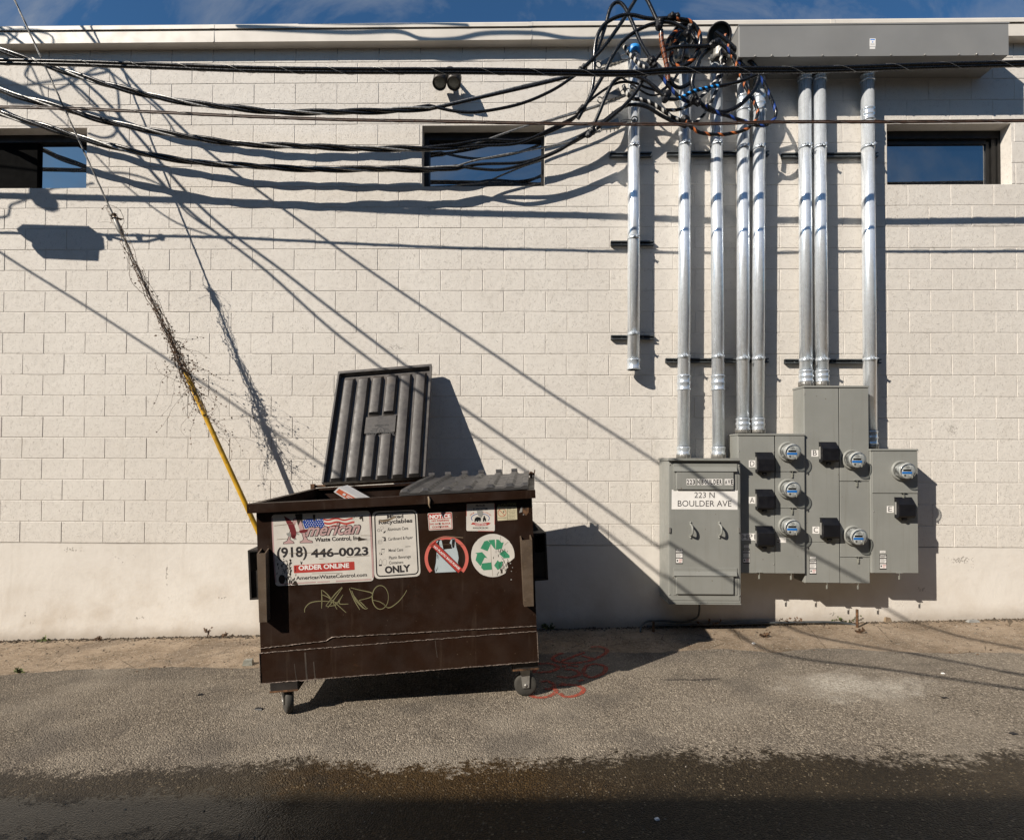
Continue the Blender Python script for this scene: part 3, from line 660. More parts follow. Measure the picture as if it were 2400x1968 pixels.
def hub(t, c, r, h, mat='zinc'):                    # threaded hub where a pipe enters a box
    m = MB(); m.lathe(c, (0, 0, 1), [(0, r*1.02), (0, r*1.1), (h, r*1.1), (h, r*.9)], 28)
    for k in range(9):
        a = 2*math.pi*k/9; m.box((c.x+math.cos(a)*r*1.08-.004, c.y+math.sin(a)*r*1.08-.004, c.z+.002), (c.x+math.cos(a)*r*1.14+.004, c.y+math.sin(a)*r*1.14+.004, c.z+h*.9))
    m.build('hub', MAT[mat], t)
DP = .099
t, A, B, zat, ax = conduit('galvanised conduit with a blue cap and an open lower end, left of the others', (1486, 124), (1485, 866), DP, [(842, 867)], (346, 561, 785)); P1 = (A, B)
m = MB(); m.lathe(B, ax, [(-.03, .0585), (-.03, .0605), (.045, .0600), (.052, .055), (.053, 0)], 24); m.build('cap', MAT['t_cyan'], t)
def weatherhead(t, cx, cy, D):
    c = at(cx, cy, D); A = Vector((-.06, -.90, -.42)).normalized(); m = MB()
    m.lathe(c, A, [(-.125, 0), (-.118, .040), (-.085, .082), (-.040, .103), (-.006, .108)], 28); m.build('weatherhead', MAT['black'], t)
    m = MB(); m.lathe(c, A, [(-.010, .096), (-.010, .112), (.004, .114), (.010, .107), (.006, .096), (-.010, .094)], 28); m.build('rim', MAT['black'], t)
    m = MB(); m.lathe(c, A, [(-.030, .094), (-.030, .060), (-.022, .056), (-.022, .040), (-.034, .034), (-.034, 0)], 28); m.build('gland_plate', MAT['rubber'], t)
    q = at(cx, cy+52, D); m = MB(); m.lathe(q, (0, 0, 1), [(-.02, .060), (-.02, .068), (.025, .066), (.05, .058), (.12, .050)], 20)
    m.box((q.x-.085, q.y-.02, q.z-.015), (q.x+.085, q.y+.02, q.z+.02)); m.build('collar', MAT['zinc'], t)
t, A, B, zat, ax = conduit('galvanised conduit under the orange taped coil, above the left hub of the address cabinet', (1606, 132), (1602, 1062), DP, [(881, 917), (1047, 1066)], (342, 839)); weatherhead(t, 1601, 86, DP+.05); hub(t, at(1602, 1074, DP), .0572, .05)
t, A, B, zat, ax = conduit('galvanised conduit under the bare black weatherhead, above the right hub of the address cabinet', (1678, 138), (1684, 1062), DP, [(881, 917), (1047, 1066)], (342, 839)); weatherhead(t, 1686, 84, DP+.05); hub(t, at(1684, 1074, DP), .0572, .05)
t, A, B, zat, ax = conduit('left conduit of the close pair entering the three meter cabinet', (1742, 186), (1741, 998), DP, [(227, 264), (980, 1008)], (350, 843)); hub(t, at(1741, 1015, DP), .0572, .05)
t, A, B, zat, ax = conduit('right conduit of the close pair entering the three meter cabinet', (1780, 186), (1776, 998), DP, [(227, 264), (980, 1008)], (350, 843)); hub(t, at(1776, 1015, DP), .0572, .05)
t, A, B, zat, ax = conduit('left conduit of the pair entering the tall cabinet', (1886, 186), (1889, 890), DP, [(180, 192), (868, 896)], (348, 845)); hub(t, at(1889, 906, DP), .0572, .045)
t, A, B, zat, ax = conduit('right conduit of the pair entering the tall cabinet', (1920, 186), (1926, 890), DP, [(180, 192), (868, 896)], (348, 845)); hub(t, at(1926, 906, DP), .0572, .045)
t, A, B, zat, ax = conduit('rightmost conduit, ending on the single meter cabinet', (2033, 186), (2040, 1038), DP, [(176, 194), (257, 287), (1010, 1042)], (348, 845)); hub(t, at(2040, 1052, DP), .0572, .05)
# strut channels
def strut(label, x0, x1, py):
    a, b = at(x0, py, .02), at(x1, py, .02); z = a.z; h = .0205
    t = thing('strut_channel', label, 'channel', (a.x, 0, z), 'strut channels behind the conduits')
    m = MB(); m.box((a.x, -.041, z-h), (b.x, -.038, z-h+.011)); m.box((a.x, -.041, z+h-.011), (b.x, -.038, z+h)); m.box((a.x, -.038, z-h), (b.x, .004, z-h+.003)); m.box((a.x, -.038, z+h-.003), (b.x, .004, z+h)); m.box((a.x, -.004, z-h+.003), (b.x, .004, z+h-.003))
    m.build('channel', MAT['strut'], t)
    m = MB(); n_ = max(2, int((b.x-a.x)/.16))
    for k in range(n_):
        x = a.x+(b.x-a.x)*(k+.5)/n_; m.lathe((x, -.006, z), (0, -1, 0), [(0, .010), (.012, .010), (.014, 0)], 6)
    m.build('bolts', MAT['zinc'], t)
strut('short strut channel behind the capped conduit, topmost of three', 1430, 1527, 364)
strut('short strut channel behind the capped conduit, middle of three', 1431, 1532, 571)
strut('short strut channel behind the capped conduit, lowest of three', 1432, 1533, 791)
strut('upper strut channel behind the four conduits left of the tall cabinet', 1563, 1801, 362)
strut('lower strut channel behind the four conduits left of the tall cabinet', 1560, 1800, 845)
strut('upper strut channel behind the three conduits on the right', 1832, 2056, 365.5)
strut('lower strut channel behind the three conduits on the right', 1839, 2063, 847)

# ================================================================== LONG GREY WIREWAY UNDER THE EAVE
DJ = .324
a0, a1 = at(1732, 131, DJ), at(2365.5, 131, DJ); zt = at(1900, 57, DJ).z; zb = at(2000, 131.5, DJ).z
t = thing('wireway', 'long grey sheet metal wireway box under the roof trim', 'wireway box', (a0.x, 0, zb))
m = MB(); m.box((a0.x, -DJ+.004, zb+.004), (a1.x, -.122, zt-.002), .002); m.box((a0.x+.002, -.122, zb+.006), (a1.x-.002, .003, 5.60)); m.build('body', MAT['jbox'], t)
m = MB(); m.box((a0.x+.004, -DJ, zb-.004), (a1.x-.004, -DJ+.0038, zt-.012), .001); m.build('cover', MAT['jbox'], t)
m = MB(); m.box((a0.x-.003, -DJ-.004, zt-.010), (a1.x+.003, -.12, zt+.002)); m.build('drip_edge', MAT['jbox'], t)
m = MB()
for q in (449, 553, 658, 868, 1080, 1292, 1502, 1713, 1822, 1926):
    p = at(1600+q/2.646, 132, DJ); m.ball((p.x, -DJ-.003, zb+.004), .012 if q in (553, 1822) else .008, 8, 5)
m.build('cover_screws', MAT['zinc'], t)
pl = Plane(t, lambda x, y, o: at(x, y, DJ+o)-t.location, 1600, 0, 2.646)
o = pl.plate('label', 'p_paper', [(1160, 240), (1197, 240), (1196, 290), (1159, 290)], .0015); pl.plate('label', 'p_paper', [(1160, 293), (1194, 293), (1194, 305), (1160, 305)], .0015)
pl.shape('printing', 'p_meterblue', [[(1164, 244), (1192, 244), (1192, 250), (1164, 250)], circle(1178, 262, 4, n=10)], .002, o)
pl.shape('printing', 'p_grey', [[(1165, 272), (1190, 272), (1190, 274), (1165, 274)], [(1165, 278), (1190, 278), (1190, 280), (1165, 280)]], .002, o)

# ================================================================== METER CABINETS
Z5 = (1500, 850, 2.8227)
def face(D, parent): return Plane(parent, lambda x, y, o, D=D, p=parent: at(x, y, D+o)-p.location, *Z5)
def P5(x, y, D): return at(1500+x/2.8227, 850+y/2.8227, D)
def cabinet_thing(label, x0, x1, y1, D):
    p = P5((x0+x1)/2, y1, D); return thing('meter_cabinet', label, 'meter cabinet', (p.x, -.05, p.z), 'grey meter cabinets')
def rect(mb, D0, D1, x0, y0, x1, y1, ch=.002):        # a box whose front, D1 out from the wall, fills these drawing coordinates
    a, b = P5(x0, y1, D1), P5(x1, y0, D1); mb.box((a.x, -D1, a.z), (b.x, -D0, b.z), ch)
def screws(t, D, pts, r=.006):
    m = MB()
    for x, y in pts: p = P5(x, y, D); m.ball((p.x, -D, p.z), r, 8, 4, (1, .6, 1))
    m.build('screws', MAT['zinc'], t)
def warning(pl, x0, y0, x1, y1, tagplate=None):
    o = pl.plate('warning_label', 'p_black', [(x0, y0), (x1, y0), (x1, y1), (x0, y1)], .0012)
    W, H = x1-x0, y1-y0
    pl.text('SIEMENS', (x0+W*.08, y0+H*.085), (x0+W*.92, y0+H*.085), H*.06, 'p_paper', .0018, o, bold=.03)
    R = lambda a, b, c, d: [(x0+W*a, y0+H*b), (x0+W*c, y0+H*b), (x0+W*c, y0+H*d), (x0+W*a, y0+H*d)]
    pl.shape('printing', 'p_paper', [R(.06, .13, .94, .23), R(.06, .30, .94, .58), R(.06, .64, .94, .93)], .0018, o)
    pl.shape('printing', 'p_black', [R(.12, .16, .8, .175), R(.12, .19, .7, .205)]+[R(.12, .33+.05*k, .12+.1*(5+(k*3) % 4), .345+.05*k) for k in range(5)]+[circle(x0+W*.24, y0+H*.78, W*.1, H*.07, n=12)], .0023, o)
    pl.shape('printing', 'p_red', [R(.42, .69, .9, .72), R(.42, .75, .85, .765), R(.42, .79, .9, .805), R(.42, .86, .8, .89)], .0023, o)
    if tagplate:
        q = pl.plate('label', 'p_paper', [(tagplate[0], tagplate[1]), (tagplate[2], tagplate[1]), (tagplate[2], tagplate[3]), (tagplate[0], tagplate[3])], .0012)
        h = (tagplate[3]-tagplate[1]); pl.shape('printing', 'p_grey', [[(tagplate[0]+3, tagplate[1]+h*.25), (tagplate[2]-3, tagplate[1]+h*.25), (tagplate[2]-3, tagplate[1]+h*.4), (tagplate[0]+3, tagplate[1]+h*.4)], [(tagplate[0]+5, tagplate[1]+h*.6), (tagplate[2]-6, tagplate[1]+h*.6), (tagplate[2]-6, tagplate[1]+h*.75), (tagplate[0]+5, tagplate[1]+h*.75)]], .0018, q)
def letter(pl, txt, x0, y0, x1, y1, ink):
    o = pl.plate('letter_plate', 'p_paper', [(x0, y0), (x1, y0), (x1, y1), (x0, y1)], .0015); pl.text(txt, ink[0], ink[1], ink[2], 'p_ink', .0021, o)
def seal(t, x, y, D):                                # clear tag hung on a hasp over the seam
    p = P5(x, y, D); m = MB(); m.box((p.x-.022, -D-.016, p.z-.001), (p.x+.026, -D+.002, p.z+.006)); h = m.build('hasp', MAT['cab'], t)
    m = MB(); m.tube([(p.x, -D-.012, p.z), (p.x+.002, -D-.014, p.z-.014), (p.x+.004, -D-.012, p.z-.026)], .0022, 6); m.box((p.x-.007, -D-.012, p.z-.060), (p.x+.008, -D-.006, p.z-.024), .002); m.build('seal', MAT['lens'], h)
# one meter and one breaker cover, built once and copied
MAT['works'] = simple('meter_works', (.34, .34, .33), .35, .3, var=.45, scale=26)
def make_meter(parent):
    t = MB(); R0 = .086
    t.lathe((0, 0, 0), (0, -1, 0), [(0, R0+.004), (.014, R0+.004), (.020, R0-.002), (.020, R0-.012), (.010, R0-.014)], 36)
    ringo = t.build('meter', MAT['cab'], parent, world=False)
    m = MB(); m.lathe((0, 0, 0), (0, -1, 0), [(.0, .068), (.076, .068), (.077, .064)], 32); m.box((-.068, -.04, -.01), (-.055, -.012, .022)); m.box((-.064, -.06, -.04), (-.054, -.02, -.018)); m.build('works', MAT['works'], ringo, world=False)
    m = MB(); m.lathe((0, 0, 0), (0, -1, 0), [(.0775, .0), (.0775, .069), (.083, .069), (.0845, .0675), (.0845, 0)], 36); f = m.build('dial_face', MAT['p_meterwhite'], ringo, world=False)
    def fl(nm, mat, polys, off):
        mm = MB()
        for P in polys: mm.poly([(q[0], -.0845-off, q[1]) for q in P])
        q_ = mm.build(nm, MAT[mat], ringo, world=False)
        if len(polys) > 1: q_['kind'] = 'stuff'
    Rr = lambda a, b, c, d: [(a, b), (c, b), (c, d), (a, d)]
    fl('lcd_display', 'p_lcd', [Rr(-.034, -.004, .036, .013)], .0008); fl('blue_band', 'p_meterblue', [Rr(-.044, -.028, .044, -.009)], .0008)
    fl('printing', 'p_black', [Rr(-.022, .030, .026, .033), Rr(-.012, .036, .016, .0385), Rr(-.026, .023, .03, .0255), Rr(.040, .006, .0415, .038), Rr(-.006, .018, .014, .020)]+[Rr(-.02+.006*k, .0405, -.0175+.006*k, .046) for k in range(7)], .0008)
    fl('port', 'p_grey', [circle(-.018, -.043, .011, n=16)], .0008); fl('port', 'p_black', [circle(-.018, -.043, .006, n=12)], .0014); fl('port', 'p_paper', [circle(.026, -.040, .007, n=12)], .0008)
    m = MB(); m.lathe((0, 0, 0), (0, -1, 0), [(.010, .074), (.085, .073), (.096, .071), (.104, .066), (.107, .058), (.108, 0)], 40); m.build('cover', MAT['clear'], ringo, world=False)
    m = MB(); m.lathe((0, 0, 0), (0, -1, 0), [(.095, .0718), (.097, .0735), (.100, .0735), (.102, .0690)], 40); m.build('cover_rim', MAT['p_grey'], ringo, world=False)
    m = MB(); m.tube([(.026, -.108, -.043), (.028, -.112, -.055), (.027, -.108, -.066)], .004, 6); m.build('seal', MAT['lens'], ringo, world=False)
    return ringo
def make_cover(parent):
    m = MB(); w_, h_ = .073, .088
    prof_ = [(0, h_), (-.020, h_), (-.062, h_*.42), (-.066, h_*.36), (-.066, -h_*.80), (-.050, -h_), (0, -h_)]
    m.prism([Vector((0, y, z)) for y, z in prof_][::-1], Vector((-w_, 0, 0)), Vector((w_, 0, 0)))
    m.box((-w_-.003, -.012, h_), (w_+.003, .0, h_+.005)); o = m.build('breaker_cover', MAT['black'], parent, world=False)
    m = MB(); m.lathe((.002, -.035, -h_-.012), (0, -1, 0), [(-.03, .016), (0, .017), (.004, .012), (.005, 0)], 16); m.box((-.004, -.045, -h_-.014), (.008, -.0395, -h_-.010)); m.build('latch', MAT['black'], o, world=False)
    m = MB(); m.box((-w_-.002, -.030, -.06), (-w_-.0002, -.008, .05)); m.build('side_window', MAT['lcd'] if 'lcd' in MAT else MAT['p_grey'], o, world=False)
    return o
PROTO = {}
def place(kind, parent, x, y, D):
    p = P5(x, y, D); loc = Vector((p.x, -D, p.z))-parent.location
    if kind not in PROTO: o = PROTO[kind] = (make_meter if kind == 'meter' else make_cover)(parent)
    else: o = copy_tree(PROTO[kind], parent)
    o.location = loc; return o

# --- address cabinet
D1 = .375
t = cabinet_thing('grey service cabinet carrying the white 223 N BOULDER AVE address sheet', 190, 663, 1590, D1)
m = MB(); rect(m, .03, D1-.004, 190, 640, 664, 1588, .004); a = P5(190, 1590, D1-.004); m.build('body', MAT['cab'], t)
m = MB(); rect(m, D1-.004, D1, 198, 664, 655, 1570, .0015); m.build('front_panel', MAT['cab'], t)
m = MB(); p, q = P5(188, 646, D1+.03), P5(666, 630, D1+.03); m.box((p.x, -D1-.03, p.z), (q.x, -.028, p.z+.022)); m.build('rain_hood', MAT['cab'], t)
m = MB(); p, q = P5(190, 1592, D1), P5(664, 1586, D1); m.box((p.x-.004, -D1-.006, p.z-.004), (q.x+.004, -.05, p.z+.004)); m.build('bottom_lip', MAT['cab'], t)
for nm, y0, y1, yd in (('cover_door', 668, 718, 838), ('cover_door', 1357, 1408, 1530)):
    m = MB(); rect(m, D1, D1+.006, 222, y0, 643, y0+22, .001); p, q = P5(222, y0+20, D1), P5(643, y1, D1+.022)
    m.hexa([(p.x, -D1, P5(0, y1, D1).z), (q.x, -D1, P5(0, y1, D1).z), (q.x, -D1-.001, p.z), (p.x, -D1-.001, p.z), (p.x, -D1-.024, P5(0, y1, D1+.022).z+.002), (q.x, -D1-.024, P5(0, y1, D1+.022).z+.002), (q.x, -D1-.012, p.z), (p.x, -D1-.012, p.z)])
    hd = m.build('door_hood', MAT['cab'], t)
    m = MB(); rect(m, D1, D1+.017, 242, y1+4, 620, yd, .003); m.build(nm, MAT['cab'], t)
    m = MB(); rect(m, D1, D1+.004, 222, y1, 240, yd+6, .0); rect(m, D1, D1+.004, 632, y1+20, 642, yd+4, 0); m.build('door_flange', MAT['cab'], t)
for x in (334, 524):
    m = MB(); p0 = P5(x, 1058, D1); p1 = P5(x, 1152, D1); xx = p0.x; zz0, zz1 = p0.z, p1.z
    m.tube(cat([(xx, -D1, zz0), (xx, -D1-.004, zz0-.012), (xx+.004, -D1-.045, zz0-.035), (xx+.004, -D1-.045, zz1+.035), (xx, -D1-.004, zz1+.012), (xx, -D1, zz1)], 4), .009, 8); m.ball((xx, -D1-.003, zz0+.004), .009); m.ball((xx, -D1-.003, zz1-.004), .009); m.build('handle', MAT['cab'], t)
m = MB(); p = P5(160, 830, .2); m.tube([P5(163, 815, .18), P5(178, 818, .18), P5(178, 875, .18), P5(186, 885, .18), P5(178, 895, .18), P5(175, 960, .18)], .004, 6); m.build('side_handle', MAT['strut'], t)
for x in (197, 660):
    m = MB(); rect(m, D1, D1+.012, x-6, 1088, x+6, 1124, .001); m.build('latch', MAT['zinc'], t)
screws(t, D1+.002, [(199, 674), (260, 672), (430, 674), (600, 676), (656, 679), (230, 818), (258, 1358), (427, 1360), (598, 1361), (227, 1504), (196, 1532), (657, 1540)])
pl = face(D1, t)
o = pl.plate('address_sheet', 'p_paper', [(210, 839), (647, 842), (645, 971), (209, 968)], .0022)
pl.text('223 N', (360, 893), (494, 894), 38, 'p_ink', .0032, o); pl.text('BOULDER AVE', (250, 950), (605, 951), 40, 'p_ink', .0032, o)
plh = face(D1+.0174, t)
for wtx, xa, xb, ya in (('223', 308, 367, 806), ('N', 377, 398, 806), ('BOULDER', 404, 545, 806), ('AVE', 560, 619, 806)):
    n_ = len(wtx); st = (xb-xa)/n_
    for k, chx in enumerate(wtx):
        q = plh.plate('letter_sticker', 'p_paper', [(xa+k*st, 768), (xa+(k+1)*st-1, 768), (xa+(k+1)*st-1, 808), (xa+k*st, 808)], .0012)
        plh.text(chx, (xa+k*st+st*.10, 804), (xa+(k+1)*st-1-st*.10, 804), 32, 'p_black', .0020, q, bold=.045)
warning(pl, 236, 1229, 284, 1330)

# --- three meter cabinet
D2 = .282
t = cabinet_thing('grey cabinet with three meters and breaker covers D, A and HP1', 650, 1090, 1395, D2)
m = MB(); rect(m, .05, D2-.004, 650, 480, 1091, 1392, .003); m.build('body', MAT['cab'], t)
m = MB(); p, q = P5(646, 480, D2+.008), P5(1093, 465, D2+.008); m.box((p.x, -D2-.008, p.z), (q.x, -.046, p.z+.017), .002); m.build('top_cap', MAT['cab'], t)
m = MB(); rect(m, D2-.004, D2, 655, 484, 889, 1390, .002); m.build('breaker_panel', MAT['cab'], t)
for y0, y1 in ((484, 719), (723, 961), (965, 1392)):
    m = MB(); rect(m, D2-.004, D2+.003, 897, y0, 1089, y1, .002); m.build('meter_panel', MAT['cab'], t)
m = MB(); rect(m, D2-.004, D2-.003, 889, 484, 897, 1390, 0); m.build('seam', MAT['black'], t)
pl = face(D2, t)
for y in (660, 904, 1146): place('cover', t, 816, y, D2)
for y in (588, 833, 1080): place('meter', t, 977, y, D2+.003)
letter(pl, 'D', 720, 645, 765, 690, ((728, 684), (757, 684), 34)); letter(pl, 'A', 720, 886, 765, 931, ((727, 925), (757, 925), 34))
letter(pl, 'HP1', 672, 1128, 765, 1173, ((678, 1167), (762, 1167), 34))
warning(pl, 681, 1229, 727, 1327, (688, 1206, 722, 1222))
pl2 = face(D2+.003, t); q = pl2.plate('label', 'p_paper', [(921, 1154), (966, 1154), (966, 1189), (921, 1189)], .0012); q = pl2.plate('label', 'p_black', [(906, 1154), (920, 1154), (920, 1187), (906, 1187)], .0012)
pl2.shape('printing', 'p_paper', [[(909, 1158), (917, 1158), (917, 1170), (909, 1170)], [(909, 1174), (917, 1174), (917, 1180), (909, 1180)]], .0017, q)
screws(t, D2+.001, [(656, 584), (883, 589), (883, 995), (885, 1332)])
for x, y in ((1003, 715), (1003, 957), (995, 1388), (785, 1384)): seal(t, x, y, D2+.003)

# --- tall cabinet
D3 = .262
t = cabinet_thing('tall grey cabinet with two meters and breaker covers B and C', 1097, 1525, 1460, D3)
xl, xr = P5(1086, 480, D3).x, P5(1515, 700, D3).x; zt_, zb_ = P5(1300, 165, D3).z, P5(1300, 1458, D3).z; xs_ = P5(1318, 600, D3).x
m = MB(); m.box((xl, -D3+.004, zb_), (xr, -.05, zt_), .003); m.build('body', MAT['cab'], t)
m = MB(); m.box((xl-.004, -D3-.008, zt_), (xr+.003, -.046, zt_+.018), .002); m.build('top_cap', MAT['cab'], t)
def zz(y): return P5(1300, y, D3).z
m = MB(); m.box((xl+.003, -D3, zz(1186)), (xs_-.003, -D3+.004, zz(169)), .002); m.build('breaker_panel', MAT['cab'], t)
m = MB(); m.box((xl+.003, -D3, zz(1455)), (xs_-.003, -D3+.004, zz(1189)), .002); m.build('breaker_panel', MAT['cab'], t)
for y0, y1 in ((169, 782), (786, 1284), (1288, 1456)):
    m = MB(); m.box((xs_+.003, -D3-.003, zz(y1)), (xr-.002, -D3+.004, zz(y0)), .002); m.build('meter_panel', MAT['cab'], t)
m = MB(); m.box((xs_-.003, -D3+.002, zz(1455)), (xs_+.003, -D3+.004, zz(169))); m.build('seam', MAT['black'], t)
pl = face(D3, t)
place('cover', t, 1237, 592, D3); place('cover', t, 1244, 1092, D3); place('meter', t, 1400, 640, D3+.003); place('meter', t, 1409, 1141, D3+.003)
letter(pl, 'B', 1134, 577, 1180, 620, ((1144, 613), (1170, 613), 34)); letter(pl, 'C', 1141, 1083, 1187, 1129, ((1149, 1122), (1179, 1122), 35))
warning(pl, 1121, 1300, 1168, 1399, (1126, 1281, 1162, 1295))
screws(t, D3+.001, [(1088, 206), (1310, 625), (1316, 1052), (1100, 1053)])
for x, y in ((1430, 776), (1440, 1280), (1437, 1452), (1232, 1450)): seal(t, x, y, D3+.003)

# --- single meter cabinet
D4 = .290
t = cabinet_thing('grey cabinet with a single meter and breaker cover E', 1535, 1840, 1394, D4)
xl, xr = P5(1530, 1000, D4).x, P5(1840, 1000, D4).x
def zz(y): return P5(1690, y, D4).z
m = MB(); m.box((xl, -D4+.004, zz(1392)), (xr, -.05, zz(582)), .003); m.build('body', MAT['cab'], t)
m = MB(); m.box((xl-.004, -D4-.008, zz(583)), (xr+.003, -.046, zz(583)+.018), .002); m.build('top_cap', MAT['cab'], t)
m = MB(); m.box((xl+.010, -D4-.003, zz(862)), (xr-.002, -D4+.004, zz(587)), .002); m.build('meter_panel', MAT['cab'], t)
m = MB(); m.box((xl+.010, -D4, zz(1390)), (xr-.002, -D4+.004, zz(866)), .002); m.build('breaker_panel', MAT['cab'], t)
pl = face(D4, t)
place('cover', t, 1737, 957, D4); place('meter', t, 1725, 712, D4+.003)
letter(pl, 'E', 1633, 947, 1679, 991, ((1643, 984), (1669, 984), 34)); warning(pl, 1585, 1266, 1632, 1366, (1587, 1242, 1624, 1257))
screws(t, D4+.001, [(1546, 983), (1833, 983)])
for x, y in ((1738, 858), (1710, 1388)): seal(t, x, y, D4+.003)

# small conduit at the foot of the wall
def g2(x, y, D): return at(1200+x/1.764, 1350+y/1.764, D)
t = thing('ground_conduit', 'thin steel conduit running along the foot of the wall under the cabinets', 'conduit', g2(900, 205, .06))
m = MB(); m.tube(cat([g2(560, 208, .10), g2(600, 203, .07), g2(900, 197, .06), g2(1250, 189, .06), g2(1395, 196, .07), g2(1432, 214, .12)], 6), .0115, 8); m.build('pipe', MAT['strut'], t)
m = MB(); m.tube(cat([g2(530, 228, .16), g2(536, 205, .12), g2(560, 186, .05), g2(620, 184, .04), g2(700, 188, .04), g2(750, 178, .04), g2(772, 158, .05), g2(775, 112, .09)], 6), .009, 8); m.build('riser', MAT['strut'], t)
for x, y in ((1427, 190), (585, 215)):
    m = MB(); p = g2(x, y, .16); q = Vector((p.x, p.y, gz(p.x)-.03)); m.tube([q, q+Vector((0, 0, .19 if x > 1000 else .12))], .012, 6); m.build('stake', MAT['rust'], t)
# twin floodlight
Zf = lambda x, y, D: at(1000+x/17.36, 140+y/17.36, D)
t = thing('floodlight', 'bronze twin cylinder floodlight on the wall above the middle window', 'floodlight', Zf(900, 400, .02))
p = Zf(960, 600, .0); m = MB(); m.lathe((p.x, 0, p.z), (0, -1, 0), [(0, .062), (.03, .060), (.045, .045), (.046, 0)], 20); m.build('base', MAT['lampb'], t)
for bx, by in ((550, 820), (1130, 830)):
    c = Zf(bx, by, .135); ax = Vector((-.04, -.50, -.86)).normalized(); m = MB()
    m.lathe(c-ax*.055, ax, [(0, 0), (0, .060), (.004, .064), (.125, .066), (.125, .060), (.110, .058), (.109, 0)], 24); h = m.build('lamp_head', MAT['lampb'], t)
    m = MB(); m.lathe(c-ax*.055, ax, [(.1095, .054), (.113, .050), (.115, 0)], 24); m.build('lens', MAT['lens'], h)
    m = MB(); m.tube([(p.x, -.03, p.z), c-ax*.05], .018, 8); m.build('arm', MAT['lampb'], t)

# ================================================================== CABLES IN VIEW
def c1(x, y): return (x/2.646, y/2.646)
def c2(x, y): return (800+x/2.646, y/2.646)
def c3(x, y): return (1600+x/2.646, y/2.646)
def path(pts, D):                                   # pixel path, distance from the wall per point or interpolated
    N = len(pts); out = []
    for i, q in enumerate(pts):
        d = q[2] if len(q) > 2 else (D[0]+(D[1]-D[0])*i/(N-1) if isinstance(D, tuple) else D)
        out.append(at(q[0], q[1], d))
    return out
def twisted(pts, offs, pitch, phase=0.0, n=14):      # strands wound round a common path
    C = cat(pts, n); s = 0.0; res = [[] for _ in offs]
    for i, p in enumerate(C):
        if i: s += (C[i]-C[i-1]).length
        T = (C[min(i+1, len(C)-1)]-C[max(i-1, 0)]).normalized(); u = Vector((0, 0, 1)); u = (u-T*u.dot(T)).normalized(); v = T.cross(u); a = phase+2*math.pi*s/pitch
        for k, (ro, ph) in enumerate(offs): res[k].append(p+(u*math.cos(a+ph)+v*math.sin(a+ph))*ro)
    return res
def service(label, pts, D, phase):
    A = path(pts, D); t = thing('service_cable', label, 'cable', A[0], 'twisted service cables sagging to the wall')
    st = twisted(A, [(.0165, 0), (.0165, 2.1), (.0150, 4.2)], 1.1, phase)
    for k, (nm, mt, r) in enumerate((('insulated_strand', 'cable', .0160), ('insulated_strand', 'cable', .0160), ('bare_strand', 'bare', .0095))):
        m = MB(); m.tube(st[k], r, 8); m.build(nm, MAT[mt], t)
    return t, st
B1p = [c1(-1300, -260), c1(-420, 150), c1(0, 312), c1(190, 370), c1(300, 407), c1(600, 508), c1(900, 584), c1(1200, 642), c1(1500, 676), c1(1800, 695), c2(0, 697), c2(300, 685), c2(550, 668)]
B2p = [c1(-1300, -40), c1(-420, 350), c1(0, 555), c1(200, 620), c1(420, 682), c1(600, 737), c1(900, 802), c1(1200, 856), c1(1500, 890), c1(1800, 907), c2(0, 917), c2(500, 925), c2(700, 908)]
B3p = [c1(-1300, 130), c1(-420, 520), c1(0, 702), c1(300, 792), c1(600, 882), c1(900, 957), c1(1200, 1002), c1(1500, 1028), c1(1800, 1045), c2(0, 1050), c2(500, 1050), c2(720, 1036)]
t1, s1 = service('uppermost of the three twisted cables sagging from the upper left', B1p, (.34, .24), 0.3)
t2, s2 = service('middle of the three twisted cables sagging from the upper left', B2p, (.32, .22), 2.0)
t3, s3 = service('lowest of the three twisted cables sagging from the upper left', B3p, (.32, .20), 4.4)
def tail(t, st, pts, D, nm, mt, r):                  # a strand that leaves the twist
    P = cat([st[-1]]+path(pts, D), 8); m = MB(); m.tube(P, r, 8); m.build(nm, MAT[mt], t)
tail(t1, s1[0], [c2(700, 645), c2(900, 598), c2(1200, 530), c2(1440, 468), c2(1490, 432)], (.24, .26), 'insulated_strand', 'cable', .0140)
tail(t1, s1[1], [c2(700, 690), c2(850, 695), c2(1100, 648), c2(1300, 566), c2(1440, 476), c2(1490, 440)], (.24, .26), 'insulated_strand', 'cable', .0140)
tail(t1, s1[2], [c2(720, 632), c2(900, 588), c2(1200, 515), c2(1480, 455), c2(1620, 425), c2(1780, 372)], (.23, .14), 'bare_strand', 'bare', .0090)
tail(t2, s2[0], [c2(900, 868), c2(1100, 872), c2(1250, 836), c2(1400, 765), c2(1495, 690)], (.22, .24), 'insulated_strand', 'cable', .0140)
tail(t2, s2[1], [c2(850, 905), c2(1100, 888), c2(1300, 800), c2(1440, 730), c2(1500, 692)], (.22, .26), 'insulated_strand', 'cable', .0140)
tail(t2, s2[2], [c2(850, 884), c2(1000, 832), c2(1150, 782), c2(1330, 736), c2(1480, 696), c2(1600, 655), c2(1790, 585)], (.22, .14), 'bare_strand', 'bare', .0090)
tail(t3, s3[0], [c2(850, 1020), c2(1100, 1010), c2(1250, 972), c2(1400, 905), c2(1540, 828)], (.20, .24), 'insulated_strand', 'cable', .0140)
tail(t3, s3[1], [c2(850, 1048), c2(1000, 1052), c2(1180, 1005), c2(1350, 935), c2(1450, 870), c2(1540, 835)], (.20, .26), 'insulated_strand', 'cable', .0140)
tail(t3, s3[2], [c2(830, 996), c2(1000, 962), c2(1200, 925), c2(1400, 885), c2(1530, 842), c2(1660, 790), c2(1820, 742)], (.20, .14), 'bare_strand', 'bare', .0090)
